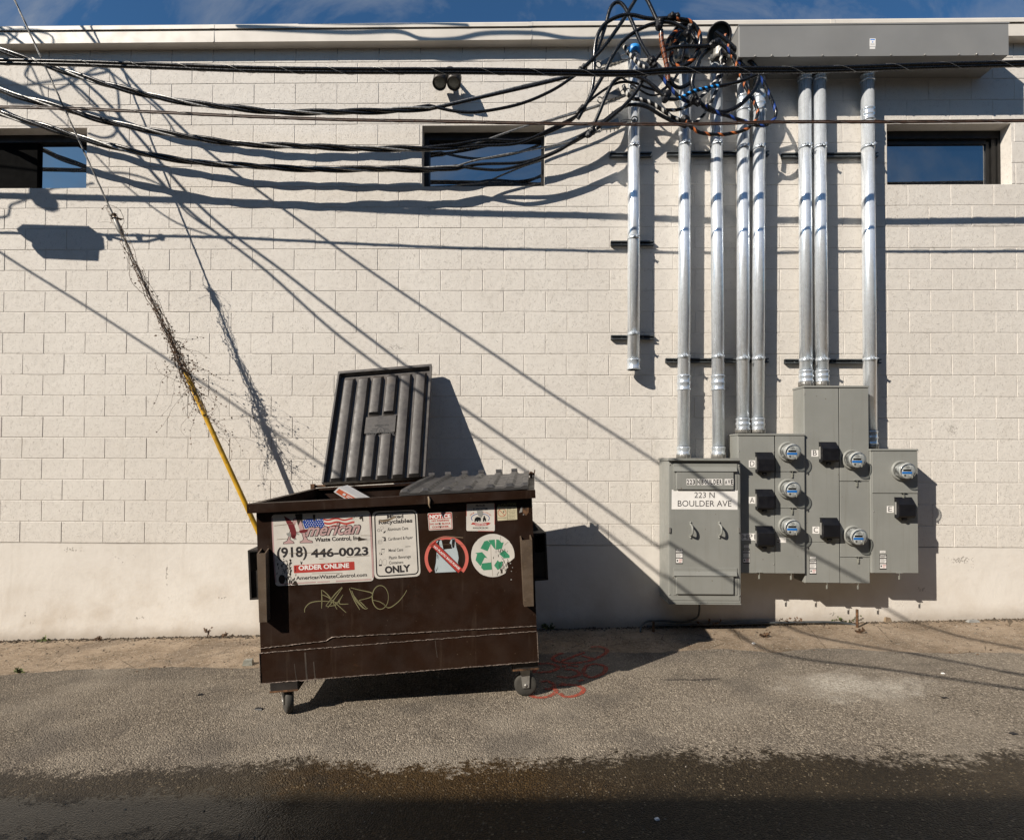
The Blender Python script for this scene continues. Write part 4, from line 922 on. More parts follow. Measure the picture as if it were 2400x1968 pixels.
# lashed communication cable and the brown pair, both about three quarters of a metre out
def lashed(label, pts, D, strands, lash, nm='communication_cable'):
    A = path(pts, D); t = thing(nm, label, 'cable', A[0])
    for r, ox, oz, mt, part in strands:
        m = MB(); m.tube([p+Vector((0, ox, oz)) for p in cat(A, 10)], r, 8); m.build(part, MAT[mt], t)
    if lash:
        C = cat(A, 60); m = MB(); s = 0; P = []
        for i, p in enumerate(C):
            if i: s += (C[i]-C[i-1]).length
            a = 2*math.pi*s/.42; P.append(p+Vector((0, math.cos(a)*lash, math.sin(a)*lash)))
        m.tube(P, .0015, 4, cap=False); m.build('lashing_wire', MAT['bare'], t)
lashed('straight thick black lashed cable spanning the top of the wall', [c1(-3200, 330), c1(0, 384), c1(800, 405), c1(1500, 430), c1(2117, 440), c2(800, 442), c2(1400, 452), c2(1800, 456), c3(0, 437), c3(800, 434), c3(1500, 412), c3(2117, 396), c3(2600, 385), c3(6500, 300)], (.76, .87),
       [(.0155, .004, -.009, 'cable', 'cable_core'), (.0125, -.010, .010, 'cable', 'cable_core'), (.007, .012, .014, 'guy', 'messenger_strand')], .027)
lashed('thin rusty brown cable spanning the wall below the black one', [c1(-3200, 620), c1(0, 665), c1(800, 690), c1(1500, 722), c2(0, 744), c2(600, 754), c2(1300, 768), c2(2117, 773), c3(600, 758), c3(1300, 757), c3(2117, 750), c3(2600, 745), c3(6500, 690)], .745,
       [(.0080, .0, -.005, 'brownwire', 'cable_core'), (.0052, -.004, .008, 'brownwire', 'messenger_strand')], .0125)

# splice closure hung on the brown cable just beyond the left edge of the picture
Q = [(45, 543), (60, 532), (215, 536), (236, 552), (238, 578), (226, 582), (224, 606), (95, 600), (83, 585), (82, 570), (55, 556)]
c_ = lift(at(140, 570, 0), .745); t = thing('splice_enclosure', 'black splice enclosure on the brown cable casting the blocky shadow at the left', 'enclosure', c_)
m = MB(); P_ = [lift(at(x, y, 0), .745) for x, y in Q]; m.prism(P_, Vector((0, -.025, 0)), Vector((0, .025, 0))); m.build('housing', MAT['rubber'], t)
m = MB()
for x in (256, 326, 378): p = lift(at(x, 556, 0), .745); m.box((p.x-.016, p.y-.012, p.z-.025), (p.x+.018, p.y+.012, p.z+.022))
m.tube([lift(at(232, 548, 0), .745), lift(at(300, 566, 0), .745), lift(at(345, 566, 0), .745), lift(at(385, 556, 0), .745)], .010, 6); m.build('cable_spacers', MAT['black'], t)
# ---- the tangle at the weatherheads
def zt_(x, y): return (1350+x/4.234, y/4.234)
def tang(name, label, pts, D, r=.0170, tape=None, pitch=.06, wd=.45, mat='cable', n=9):
    P = cat(path([zt_(*q[:2])+tuple(q[2:]) for q in pts], D), n)
    t = thing(name, label, 'cable', P[0], 'service conductors tangled at the weatherheads')
    m = MB(); FR = m.tube(P, r, 10); m.build('jacket', MAT[mat], t)
    if tape:
        tm, f0, f1 = tape; N = len(P); i0, i1 = int(f0*(N-1)), int(f1*(N-1)); Q = []; 
        fine = [];
        for i in range(i0, i1):
            for k in range(6): fine.append((i, k/6))
        mb = MB(); V = []; s = 0; last = None; rr = r*1.07
        for i, f in fine:
            a, b = FR[i], FR[i+1]; p = a[0].lerp(b[0], f); u = a[1].lerp(b[1], f).normalized(); v = a[2].lerp(b[2], f).normalized()
            if last is not None: s += (p-last).length
            last = p; ang = 2*math.pi*s/pitch; T = u.cross(v).normalized()
            for k in range(5):
                e = -1+k/2.0; q = ang+e*math.pi*wd; V.append(p+(u*math.cos(q)+v*math.sin(q))*rr)
        mb.add(V, [(i*5+k, i*5+k+1, (i+1)*5+k+1, (i+1)*5+k) for i in range(len(fine)-1) for k in range(4)], True)
        mb.build('tape', MAT[tm], t)
    return t
def connector(label, x, y, D, r=.03, ang=0.0, n=1):
    p = at(*zt_(x, y), D); d = Vector((math.cos(math.radians(ang)), 0, math.sin(math.radians(ang)))); m = MB(); rnd = random.Random(int(x+y))
    L = 7; m.tube([p+d*(-.055+.11*i/(L-1)) for i in range(L)], [r*.5]+[r*rnd.uniform(.75, 1.12) for _ in range(L-2)]+[r*.5], 7, smooth=False)
    for k in range(3): m.ball(p+d*rnd.uniform(-.03, .03)+Vector((0, -r*.5, rnd.uniform(-.02, .02))), r*rnd.uniform(.5, .7), 6, 4)
    tag(m.build('cable_connector', MAT['black']), label, 'connector', 'taped connectors in the cable tangle')
TL = 'tangled_cable'
tang(TL, 'black cable looping from the top splice down to the connector right of the blue cap', [(50, 700), (180, 560), (280, 300), (340, 90), (410, 25), (480, 70), (560, 230), (640, 420), (735, 580)], (.28, .34))
tang(TL, 'black cable that rises out of the picture and returns to the orange taped splice', [(80, 670), (250, 500), (400, 300), (500, 150), (560, 50), (610, -25), (660, -45), (705, 0), (760, 110), (810, 220)], (.30, .36))
tang(TL, 'black cable arching over the eave to the orange banded loop', [(70, 1090), (140, 950), (175, 780), (185, 500), (220, 340), (300, 230), (440, 160), (560, 152), (700, 183), (800, 188), (950, 178)], (.27, .36))
tang(TL, 'black cable curving from the middle splice up to the left weatherhead', [(20, 1180), (150, 950), (270, 750), (340, 600), (450, 430), (600, 310), (760, 240), (900, 220), (1000, 245), (1110, 300)], (.27, .38))
tang(TL, 'black cable running from the lowest splice over the capped conduit to the blue taped splice', [(150, 1300), (230, 1120), (300, 950), (370, 820), (450, 765), (560, 750), (650, 775), (760, 850), (870, 950)], (.27, .36))
tang(TL, 'thin black cable bending below the straight black cable behind the capped conduit', [(30, 1110), (200, 950), (400, 830), (560, 820), (690, 870), (790, 900), (870, 960)], (.26, .30), r=.0115)
tang(TL, 'black cable crossing diagonally in front of the capped conduit toward the left weatherhead', [(150, 1320), (330, 1180), (470, 1060), (590, 920), (680, 770), (760, 640), (850, 520), (940, 482), (1060, 465), (1290, 458), (1370, 430)], (.26, .38))
tang(TL, 'black cable sloping down from the lowest splice to the white banded joint', [(20, 1370), (240, 1230), (440, 1080), (560, 1042), (700, 1062), (850, 1150), (1000, 1225), (1095, 1262)], (.26, .25))
tang(TL, 'grey sagging strand between the capped conduit and the blue splice', [(440, 765), (560, 840), (650, 905), (740, 945), (830, 935), (900, 870), (1010, 740), (1100, 600)], (.2, .3), r=.009)
tang('banded_cable', 'black cable with white bands stuck out at the blue cap', [(480, 460), (520, 530), (580, 590), (640, 650), (725, 690)], (.27, .30), tape=('t_white', 0, .95), pitch=.055, wd=.38)
tang('banded_cable', 'black cable with white bands sloping right from the capped conduit', [(470, 850), (505, 925), (560, 978), (650, 992), (760, 1032), (880, 1112), (960, 1162), (1085, 1215)], (.27, .26), r=.0165, tape=('t_white', 0, 1), pitch=.075, wd=.32)
tang('banded_cable', 'black cable with white bands dropping from the right weatherhead', [(1430, 480, .24), (1440, 620, .23), (1415, 740, .24), (1330, 880, .27), (1180, 1010, .30), (1100, 1060, .30), (1000, 1092, .29), (890, 1092, .28)], .26, r=.0145, tape=('t_white', 0, 1), pitch=.085, wd=.30)
tang('banded_cable', 'black cable with white bands reaching the lowest joint', [(1465, 640), (1440, 760), (1380, 930), (1290, 1110), (1190, 1212), (1100, 1215)], (.22, .26), r=.0145, tape=('t_white', 0, 1), pitch=.085, wd=.30)
tang('banded_cable', 'cable wrapped solid in orange tape hanging from the upper splice', [(845, 300), (850, 400), (872, 520), (900, 650), (912, 740), (918, 815)], (.36, .34), r=.0205, tape=('t_orange', .1, 1), pitch=.05, wd=.8)
tang('banded_cable', 'thick black loop with orange bands around the left weatherhead', [(990, 190), (1100, 208), (1180, 260), (1230, 360), (1222, 470), (1160, 590), (1070, 652), (985, 655), (942, 580), (965, 440), (1015, 345), (1060, 320)], (.38, .26), r=.0195, tape=('t_orange', 0, .95), pitch=.13, wd=.24)
tang('banded_cable', 'short black cable with orange bands entering the left weatherhead', [(890, 500), (905, 430), (950, 350), (1030, 300)], (.32, .24), r=.0165, tape=('t_orange', 0, 1), pitch=.10, wd=.25)
tang('banded_cable', 'black cable with orange bands dropping past the close pair of conduits', [(1480, 345), (1550, 560), (1600, 660), (1640, 760), (1700, 900), (1765, 1010), (1802, 1110), (1785, 1195)], (.24, .30), r=.0145, tape=('t_orange', 0, 1), pitch=.10, wd=.25)
tang('banded_cable', 'black cable with orange bands curving lowest under the tangle', [(1090, 1190), (1150, 1272), (1250, 1322), (1420, 1338), (1560, 1322), (1690, 1285), (1785, 1200)], (.30, .31), r=.0155, tape=('t_orange', 0, 1), pitch=.12, wd=.24)
tang('banded_cable', 'black cable closely banded in light blue tape across the middle', [(900, 982), (1000, 985), (1090, 948), (1160, 910), (1320, 870), (1500, 842), (1650, 802), (1800, 742)], (.34, .40), r=.0155, tape=('t_cyan', .18, .66), pitch=.050, wd=.42)
tang('banded_cable', 'black cable with dark blue bands slanting down from the diagonal connector', [(790, 660), (820, 722), (880, 802), (950, 892), (1030, 968), (1110, 1008), (1180, 1012)], (.34, .32), r=.0165, tape=('t_blue', .1, 1), pitch=.12, wd=.32)
tang('banded_cable', 'black cable with dark blue bands making the large right hand loop', [(1390, 400), (1500, 490), (1590, 570), (1660, 650), (1760, 735), (1840, 790), (1900, 900), (1960, 1040), (1985, 1120), (1960, 1192), (1880, 1245), (1780, 1242), (1650, 1200), (1500, 1150), (1400, 1120), (1290, 1040)], (.25, .33), r=.0155, tape=('t_blue', 0, 1), pitch=.14, wd=.25)
tang(TL, 'thickest black cable leaving the right weatherhead and curling back left', [(1380, 325), (1470, 385), (1600, 505), (1740, 622), (1795, 690), (1812, 770), (1772, 885), (1700, 975), (1600, 1062), (1480, 1112), (1350, 1102), (1240, 1032), (1180, 940), (1152, 820), (1185, 690), (1240, 565), (1345, 470)], (.24, .34), r=.0200)
tang(TL, 'black cable dropping from the left weatherhead in a tight curl', [(1140, 330), (1198, 430), (1228, 560), (1210, 660), (1168, 745), (1130, 825), (1040, 872), (970, 848), (935, 780)], (.24, .34), r=.0175)
tang(TL, 'black cable joining the blue splice to the left weatherhead', [(845, 905), (940, 830), (1000, 745), (1060, 560), (1085, 400)], (.33, .22), r=.012)
tang(TL, 'grey weathered cable lying behind the right weatherhead', [(1420, 500), (1470, 540), (1490, 600), (1470, 640)], (.18, .2), r=.011)
for lab, x, y, D, a in (('taped connector above the orange wrapped cable', 828, 240, .37, 80), ('taped connector at the start of the orange banded loop', 970, 172, .37, 0), ('taped connector beside the left weatherhead', 1118, 305, .36, 60),
                        ('taped connector right of the blue cap', 760, 620, .34, -55), ('taped connector under the right weatherhead', 1378, 432, .38, 30), ('taped connector left of the light blue banded cable', 895, 960, .35, 70),
                        ('taped connector below the light blue banded cable', 1182, 1010, .33, -20), ('taped connector where the orange and white bands meet', 1095, 1200, .28, -50)): connector(lab, x, y, D, .038, a)
for lab, x, y in (('taped splice at the right end of the uppermost twisted cable', 60, 690), ('taped splice at the right end of the middle twisted cable', 50, 1095), ('taped splice at the right end of the lowest twisted cable', 145, 1320)): connector(lab, x, y, .27, .032, 42)
# dead-end clamps that hold the bare strands to the capped conduit
def clamp(label, a, b, c, D):
    A, B_, C = (at(*zt_(*q), d) for q, d in zip((a, b, c), D)); d = (B_-A).normalized(); up_ = Vector((0, 0, 1)); up_ = (up_-d*up_.dot(d)).normalized(); sd = d.cross(up_)
    t = thing('strain_clamp', label, 'clamp', A, 'strain clamps on the capped conduit')
    m = MB(); h0, h1 = .016, .040; w0, w1 = .010, .022
    m.hexa([A-sd*w0-up_*h0, A+sd*w0-up_*h0, B_+sd*w1-up_*h1, B_-sd*w1-up_*h1, A-sd*w0+up_*h0, A+sd*w0+up_*h0, B_+sd*w1+up_*h1, B_-sd*w1+up_*h1]); m.build('wedge_body', MAT['zinc'], t)
    m = MB(); m.tube([A-d*.03+up_*.0+(d*math.cos(q)+up_*math.sin(q))*.028 for q in [k*math.pi/6 for k in range(13)]], .006, 6); m.build('eye', MAT['zinc'], t)
    m = MB(); m.tube(cat([B_, B_.lerp(C, .4)+up_*.02, C], 5), .0055, 6); m.tube(cat([B_-up_*.02, B_.lerp(C, .5)-up_*.03, C-up_*.01], 5), .0055, 6); m.build('bail', MAT['bare'], t)
    m = MB(); r_2 = .028; m.tube([C+Vector((math.cos(q)*r_2, -.012, math.sin(q)*r_2)) for q in [k*math.pi/6 for k in range(13)]], .007, 6); m.ball(C, .016, 8, 5); m.build('hook_bolt', MAT['zinc'], t)
    m = MB()
    for k in range(4): p = A.lerp(B_, .25+.22*k)-up_*.03; m.tube([p, p-Vector((0, 0, .03))], .0045, 5)
    m.build('bolts', MAT['zinc'], t)
clamp('uppermost strain clamp on the capped conduit, just left of the blue cap', (250, 635), (430, 575), (580, 545), (.26, .2, .165))
clamp('middle strain clamp on the capped conduit', (265, 985), (430, 925), (560, 880), (.26, .2, .165))
clamp('lowest strain clamp on the capped conduit, at the brown cable', (250, 1275), (420, 1225), (580, 1195), (.26, .2, .165))

# ================================================================== GUY WIRE, YELLOW GUARD AND DEAD VINE
def guyD(y): return .40+(993-y)/(993+131)*.20
def guyx(y): return 34+.4585*y
G0 = at(guyx(-160), -160, guyD(-160)); G1 = at(guyx(993), 993, guyD(993)); dG = (G1-G0).normalized()
def guy_at(py): return at(guyx(py), py, guyD(py))
tt = (gz(3.2)-G0.z)/dG.z; GA = G0+dG*tt
t = thing('guy_wire', 'taut grey guy wire slanting down from the upper left to the ground behind the dumpster', 'guy wire', GA)
st = twisted([G0-dG*1.5, G0.lerp(GA, .5), GA], [(.0045, 0), (.0045, 2.1), (.0045, 4.2)], .12, 0, 60)
m = MB()
for q in st: m.tube(q, .0046, 5)
m.build('strand', MAT['guy'], t)
m = MB(); q = guy_at(505); m.tube([q, q+dG*.05, q+dG*.14, q+dG*.22], [.008, .020, .026, .007], 8); m.build('strain_insulator', MAT['zinc'], t)
m = MB(); m.tube([guy_at(872), guy_at(880), guy_at(1100), GA-dG*.25], [.016, .020, .0215, .022], 12); m.build('yellow_guard', MAT['yellow'], t)
t = thing('dead_vine', 'dry leafless vine with small withered leaves climbing the guy wire above its yellow guard', 'vine', guy_at(1000))
rv = random.Random(11); m = MB(); tips = []
up_d = -dG
def stem(p, d, L, r, wander, pull, along=0.0):
    P = [p]; n_ = int(L/.025)
    for i in range(n_):
        base = guy_at(995).lerp(guy_at(560), max(0, min(1, (P[-1].z-guy_at(995).z)/(guy_at(560).z-guy_at(995).z))))
        d = (d+Vector((rv.gauss(0, wander), rv.gauss(0, wander), rv.gauss(0, wander)))+(base-P[-1])*pull+up_d*along).normalized(); P.append(P[-1]+d*.025)
    m.tube(P, [r*(1-.6*i/len(P)) for i in range(len(P))], 4); return P
for k in range(20):                                 # main stems hugging the strand
    p = guy_at(rv.uniform(780, 1010))+Vector((rv.gauss(0, .02), rv.gauss(0, .02), 0)); P = stem(p, (up_d+Vector((rv.gauss(0, .3), rv.gauss(0, .3), 0))).normalized(), rv.uniform(.5, 1.5), .0038, .13, 1.8, .22); tips += P[::2]
for k in range(9):
    p = guy_at(rv.uniform(550, 760)); P = stem(p, (up_d+Vector((rv.gauss(0, .25), rv.gauss(0, .25), 0))).normalized(), rv.uniform(.3, .8), .0024, .12, 2.5, .25); tips += P[::4]
for k in range(48):                                 # sprays reaching out, mostly to the right
    p = guy_at(rv.triangular(700, 1010, 900)); sgn = 1 if rv.random() < .72 else -1
    P = stem(p, Vector((sgn*rv.uniform(.25, 1), rv.gauss(-.1, .5), rv.uniform(-1.0, .35))).normalized(), rv.uniform(.10, .24) if rv.random() < .6 else rv.uniform(.25, .50), .0016, .15, .30); tips += P[2::2]
for k in range(14):
    p = guy_at(rv.uniform(820, 1000)); P = stem(p, Vector((rv.uniform(-.5, 1), rv.gauss(0, .3), rv.uniform(-1.2, -.2))).normalized(), rv.uniform(.4, .85), .0017, .17, .12); tips += P[3::3]
m.build('stems', MAT['vine'], t)
m = MB()
for p in tips:
    if rv.random() > .8: continue
    a = rv.uniform(0, 6.28); s_ = rv.uniform(.006, .015); u = Vector((math.cos(a), rv.uniform(-.6, .6), math.sin(a)))*s_; v = Vector((-math.sin(a), rv.uniform(-.6, .6), math.cos(a)))*s_*.55
    p = p+Vector((rv.gauss(0, .008), rv.gauss(0, .008), rv.gauss(0, .008))); m.add([p, p+u*.6+v, p+u*1.5, p+u*.6-v], [(0, 1, 2), (0, 2, 3)])
for k in range(130):
    q = guy_at(rv.gauss(845, 45)); a = rv.uniform(0, 6.28); s_ = rv.uniform(.008, .018); p = q+Vector((rv.gauss(.01, .035), rv.gauss(0, .03), 0)); u = Vector((math.cos(a), rv.uniform(-.6, .6), math.sin(a)))*s_; v = Vector((-math.sin(a), rv.uniform(-.6, .6), math.cos(a)))*s_*.55; m.add([p, p+u*.6+v, p+u*1.5, p+u*.6-v], [(0, 1, 2), (0, 2, 3)])
for k in range(30):
    q = guy_at(rv.uniform(505, 512)); m.add([q+Vector((rv.gauss(0, .02), rv.gauss(0, .02), rv.gauss(0, .015))) for _ in range(3)], [(0, 1, 2)])
o = m.build('leaves', MAT['leaf'], t); o['kind'] = 'stuff'

# ================================================================== THE DUMPSTER
FL, FR = atz(613, 1600, 3.71), atz(1260.5, 1549, 3.86)
du = (FR-FL).normalized(); dv = (Vector((0, 0, 1))-du*du.z).normalized(); dw = dv.cross(du)
DM = Matrix(((du.x, dw.x, dv.x, FL.x), (du.y, dw.y, dv.y, FL.y), (du.z, dw.z, dv.z, FL.z), (0, 0, 0, 1))); DI = DM.inverted()
W_ = (FR-FL).length
dump = thing('dumpster', 'brown front load recycling dumpster covered in stickers with one lid thrown open', 'dumpster', mat=DM)
def dl(P): return DI @ P
def dfront(px, py, off=0.0, y=0.0):                  # point of the plane local y, seen at a pixel
    v = ray(px, py); n = dw; o = FL+dw*(y-off); t = (o-CAM).dot(n)/v.dot(n); return dl(CAM+v*t)
def dbuild(m, name, mat, parent=None): return m.build(name, MAT[mat], parent or dump, world=False)
def depth_at(px, py, z): return dl(atz(px, py, z))
zF = (dfront(601, 1205).z+dfront(1247, 1168).z)/2    # height of the front panel under the rim
xl0, xl1 = dfront(601, 1205).x, 0.0; xr0, xr1 = dfront(1247, 1168).x, W_
RL = depth_at(745, 1146, 4.96); RR = depth_at(1246, 1118, 5.02); Ld = (RL.y+RR.y)/2
zR = (RL.z+RR.z)/2
bt = .018                                            # sheet thickness shown at the rims
# body: front panel, back, sides, floor
m = MB(); m.hexa([(xl1, 0, 0), (xr1, 0, 0), (xr1, .012, 0), (xl1, .012, 0), (xl0, 0, zF+.03), (xr0, 0, zF+.03), (xr0, .012, zF+.03), (xl0, .012, zF+.03)]); dbuild(m, 'front_panel', 'brown')
m = MB(); m.hexa([(xl1, Ld-.01, 0), (xr1, Ld-.01, 0), (xr1, Ld, 0), (xl1, Ld, 0), (RL.x, Ld-.01, zR), (RR.x, Ld-.01, zR), (RR.x, Ld, zR), (RL.x, Ld, zR)]); dbuild(m, 'back_panel', 'brown')
for xa, xb, xc, s in ((xl1, xl0, RL.x, 1), (xr1, xr0, RR.x, -1)):
    m = MB(); e = .010*s; m.hexa([(xa, .0125, 0), (xa+e, .0125, 0), (xa+e, Ld-.011, 0), (xa, Ld-.011, 0), (xb, .0125, zF+.03), (xb+e, .0125, zF+.03), (xc+e, Ld-.011, zR), (xc, Ld-.011, zR)]); dbuild(m, 'side_panel', 'brown')
m = MB(); m.box((.012, .013, .003), (W_-.012, Ld-.012, .02)); dbuild(m, 'floor', 'brown')
# rims
c = [dfront(578, 1181, .05), dfront(1254.5, 1147.5, .05), dfront(1254.5, 1167, .05), dfront(578.5, 1203, .05)]
m = MB(); z0a, z1a, z0b, z1b = c[3].z, c[0].z, c[2].z, c[1].z; xa, xb = c[0].x, c[1].x
m.hexa([(xa, -.05, z0a), (xb, -.05, z0b), (xb, .03, z0b), (xa, .03, z0a), (xa, -.05, z1a), (xb, -.05, z1b), (xb, .03, z1b), (xa, .03, z1a)]); dbuild(m, 'front_rim', 'brown')
for x0_, xc, z0_, s in ((xa, RL.x, z1a, -1), (xb, RR.x, z1b, 1)):
    m = MB(); o_ = .028*s
    m.hexa([(x0_-s*.05, .031, z0_-.055), (x0_, .031, z0_-.055), (xc+o_, Ld, zR-.06), (xc-.02*s, Ld, zR-.06), (x0_-s*.05, .031, z0_), (x0_, .031, z0_), (xc+o_, Ld, zR+.004), (xc-.02*s, Ld, zR+.004)]); dbuild(m, 'side_rim', 'brown')
m = MB(); m.box((RL.x+.02, Ld-.035, zR-.012), (RR.x-.02, Ld+.02, zR+.006)); dbuild(m, 'back_rim', 'brown')
# skirt plate and weld beads
w0, w1 = dfront(616, 1530), dfront(1257, 1479); w2, w3 = dfront(614, 1518), dfront(1255, 1466)
m = MB(); m.hexa([(-.006, -.006, -.002), (W_+.006, -.006, -.002), (W_+.006, -.0005, -.002), (-.006, -.0005, -.002), (-.004, -.006, w0.z), (W_+.004, -.006, w1.z), (W_+.004, -.0005, w1.z), (-.004, -.0005, w0.z)]); dbuild(m, 'skirt_plate', 'brown')
rb = random.Random(5)
def bead(pts, name='weld_bead'):
    m = MB(); P = []; 
    for a, b in zip(pts, pts[1:]):
        n_ = max(2, int((b-a).length/.012)); P += [a.lerp(b, k/n_)+Vector((0, 0, rb.gauss(0, .0012))) for k in range(n_)]
    P.append(pts[-1]); m.tube(P, [rb.uniform(.0018, .0040) for _ in P], 5); dbuild(m, name, 'weld')
V3 = lambda x, y, z: Vector((x, y, z))
k1, k2 = dfront(766, 1503), dfront(778, 1496)
bead([V3(.0, -.007, w0.z+.004), V3(W_, -.007, w1.z+.004)])
bead([V3(.0, -.004, w2.z), V3(k1.x, -.004, k1.z+.006), V3(k2.x, -.004, k2.z+.010), V3(W_, -.004, w3.z)])
bead([V3(-.002, -.008, 0), V3(W_+.004, -.008, 0)]); bead([V3(W_+.004, -.008, 0), V3(W_+.004, -.008, w1.z)]); bead([V3(-.003, -.008, 0), V3(-.003, -.008, w0.z)])
# guard channels on the front corners
def quadprism(m, c4, y0, y1):
    m.hexa([(c4[3].x, y0, c4[3].z), (c4[2].x, y0, c4[2].z), (c4[2].x, y1, c4[2].z), (c4[3].x, y1, c4[3].z), (c4[0].x, y0, c4[0].z), (c4[1].x, y0, c4[1].z), (c4[1].x, y1, c4[1].z), (c4[0].x, y1, c4[0].z)])
for pts in (((601.8, 1297), (622, 1296), (625.5, 1457), (607.5, 1458)), ((1221, 1266.5), (1247, 1263.5), (1251, 1420), (1228.5, 1421))):
    c4 = [dfront(a, b, .075) for a, b in pts]; m = MB(); quadprism(m, c4, -.075, -.066)
    left = pts[0][0] < 900
    for ia, ib, s in ((0, 3, 1), (1, 2, -1)):
        a, b = c4[ia], c4[ib]; m.hexa([(b.x, -.066, b.z), (b.x+.008*s, -.066, b.z), (b.x+.008*s, -.0065, b.z), (b.x, -.0065, b.z), (a.x, -.066, a.z), (a.x+.008*s, -.066, a.z), (a.x+.008*s, -.001, a.z+.02), (a.x, -.001, a.z+.02)])
    dbuild(m, 'guard_channel', 'worn')
# fork pockets on both sides
pz1, pz0 = dl(atz(1270, 1254, 3.95)).z, dl(atz(1270, 1369, 3.95)).z
for s, x0_ in ((1, W_), (-1, 0.0)):
    m = MB(); wd_ = .125; th = .012; y0, y1 = .20, Ld-.12
    if s > 0: xa_, xb_ = x0_+.001, x0_+wd_
    else: xa_, xb_ = x0_-wd_, x0_-.001
    m.box((xa_, y0, pz1-th), (xb_, y1, pz1)); m.box((xa_, y0, pz0), (xb_, y1, pz0+th)); 
    xo = xb_-th if s > 0 else xa_; m.box((xo, y0, pz0+th), (xo+th, y1, pz1-th)); xi = xa_ if s > 0 else xb_-th; m.box((xi, y0, pz0+th), (xi+th, y1, pz1-th))
    m.box((xa_+th, y0+.02, pz0+th), (xb_-th, y0+.03, pz1-th-.13))
    dbuild(m, 'fork_pocket', 'brown_dark')
    m = MB(); xs2 = x0_+s*.002; m.hexa([(xs2, y0+.15, pz1+.001), (xs2+s*.09, y0+.15, pz1+.001), (xs2+s*.09, y1-.2, pz1+.001), (xs2, y1-.2, pz1+.001), (xs2, y0+.15, pz1+.14), (xs2+s*.012, y0+.15, pz1+.14), (xs2+s*.012, y1-.2, pz1+.14), (xs2, y1-.2, pz1+.14)]); dbuild(m, 'pocket_gusset', 'worn')
# casters
def caster(px, py, xl_, yl_, yaw, name_part=None):
    if px is not None:
        g = ground(px, py); lp = dl(g); wp = DM @ Vector((lp.x, max(.05, min(.09, lp.y)), lp.z)); g = Vector((wp.x, wp.y, gz(wp.x)+.006)); lp = dl(g)
    else:
        wp = DM @ Vector((xl_, yl_, 0)); g = Vector((wp.x, wp.y, gz(wp.x))); lp = dl(g)
    R_ = .078; top = -.004
    zc = lp.z+R_; x, y = lp.x, lp.y
    m = MB(); m.box((x-.085, y-.07, -.05), (x+.085, y+.07, top)); pad = dbuild(m, 'caster_pad', 'brown_dark')
    m = MB(); m.box((x-.088, y-.075, -.060), (x+.088, y+.075, -.0502)); dbuild(m, 'caster_plate', 'rust')
    ax = Vector((math.cos(yaw), math.sin(yaw), 0)); pr = Vector((-ax.y, ax.x, 0)); cc = Vector((x, y, zc))
    m = MB(); m.lathe(cc-ax*.024, ax, [(0, .02), (0, .058), (.002, R_-.006), (.008, R_), (.040, R_), (.046, R_-.006), (.048, .058), (.048, .02)], 32); wh = dbuild(m, 'wheel', 'rubber')
    m = MB(); m.lathe(cc-ax*.020, ax, [(-.001, 0), (-.001, .046), (.003, .056), (.037, .056), (.041, .046), (.041, 0)], 24); dbuild(m, 'wheel_core', 'brown_dark', wh)
    m = MB(); m.lathe(cc-ax*.036, ax, [(0, 0), (0, .011), (.072, .011), (.072, 0)], 10); dbuild(m, 'axle', 'zinc', wh)
    m = MB()
    for s in (-1, 1):
        o_ = ax*(.030*s); e = ax*.0035; a_ = pr*.022; b_ = pr*.034; zt2 = -.072
        lo = cc+o_-Vector((0, 0, .016)); hi = Vector((x, y, zt2))+o_
        m.hexa([lo-a_-e, lo+a_-e, lo+a_+e, lo-a_+e, hi-b_-e, hi+b_-e, hi+b_+e, hi-b_+e])
    m.lathe((x, y, -.0605), (0, 0, -1), [(0, .046), (.008, .046), (.012, .038), (.018, .034)], 20); dbuild(m, 'caster_fork', 'zinc')
caster(676, 1670, 0, 0, math.radians(28)); caster(1231, 1622, 0, 0, math.radians(86))
caster(None, 0, .2, Ld-.16, math.radians(30)); caster(None, 0, W_-.2, Ld-.16, math.radians(70))
# lids
def lid_height(s, t):
    rim = min(s, 1-s, t, 1-t); h = 0.0
    cs = (.125, .279, .425, .577, .728, .885)
    for k, c_ in enumerate(cs):
        d = abs(s-c_); hw = .060
        q = max(0, min(1, (hw-d)/.012))
        e = max(0, min(1, (t-.012)/.02))*max(0, min(1, (.945-t)/.03))
        if k in (2, 3): e *= max(0, min(1, max((.40-t), (t-.575))/.012))
        h = max(h, q*e*(.034+.006*math.sin(math.pi*min(1, max(0, (s-c_+hw)/(2*hw))))))
    if .345 < s < .66 and .41 < t < .565: h = max(h, .016)
    if s < .018 or s > .982 or t > .972: h = max(h, .046)
    return h
def lid(name, mat, BL, BR, TR, TL, nrm, back, parent=None, trim=False):
    ns, nt = 120, 90; m = MB(); V = []; Bk = []
    sv = [i/ns for i in range(ns+1)]; tv = [j/nt for j in range(nt+1)]
    for t_ in tv:
        for s_ in sv:
            p = BL*(1-s_)*(1-t_)+BR*s_*(1-t_)+TR*s_*t_+TL*(1-s_)*t_; V.append(p+nrm*lid_height(s_, t_)); 
    m.add(V, [(j*(ns+1)+i, j*(ns+1)+i+1, (j+1)*(ns+1)+i+1, (j+1)*(ns+1)+i) for j in range(nt) for i in range(ns)], False)
    n0 = nrm*-back; q = [BL+n0, BR+n0, TR+n0, TL+n0]; 
    m.poly(q[::-1]); f = [BL, BR, TR, TL]
    for k in range(4):
        a, b = f[k], f[(k+1) % 4]; m.poly([a+n0, b+n0, b+nrm*.046, a+nrm*.046])
    return dbuild(m, name, mat)
BL, BR = depth_at(757, 1135.5, 4.95), depth_at(997.5, 1121.5, 4.98); TR, TLc = depth_at(1013, 859, 5.46), depth_at(795.5, 876.5, 5.45)
nrm = (BR-BL).cross(TLc-BL).normalized()
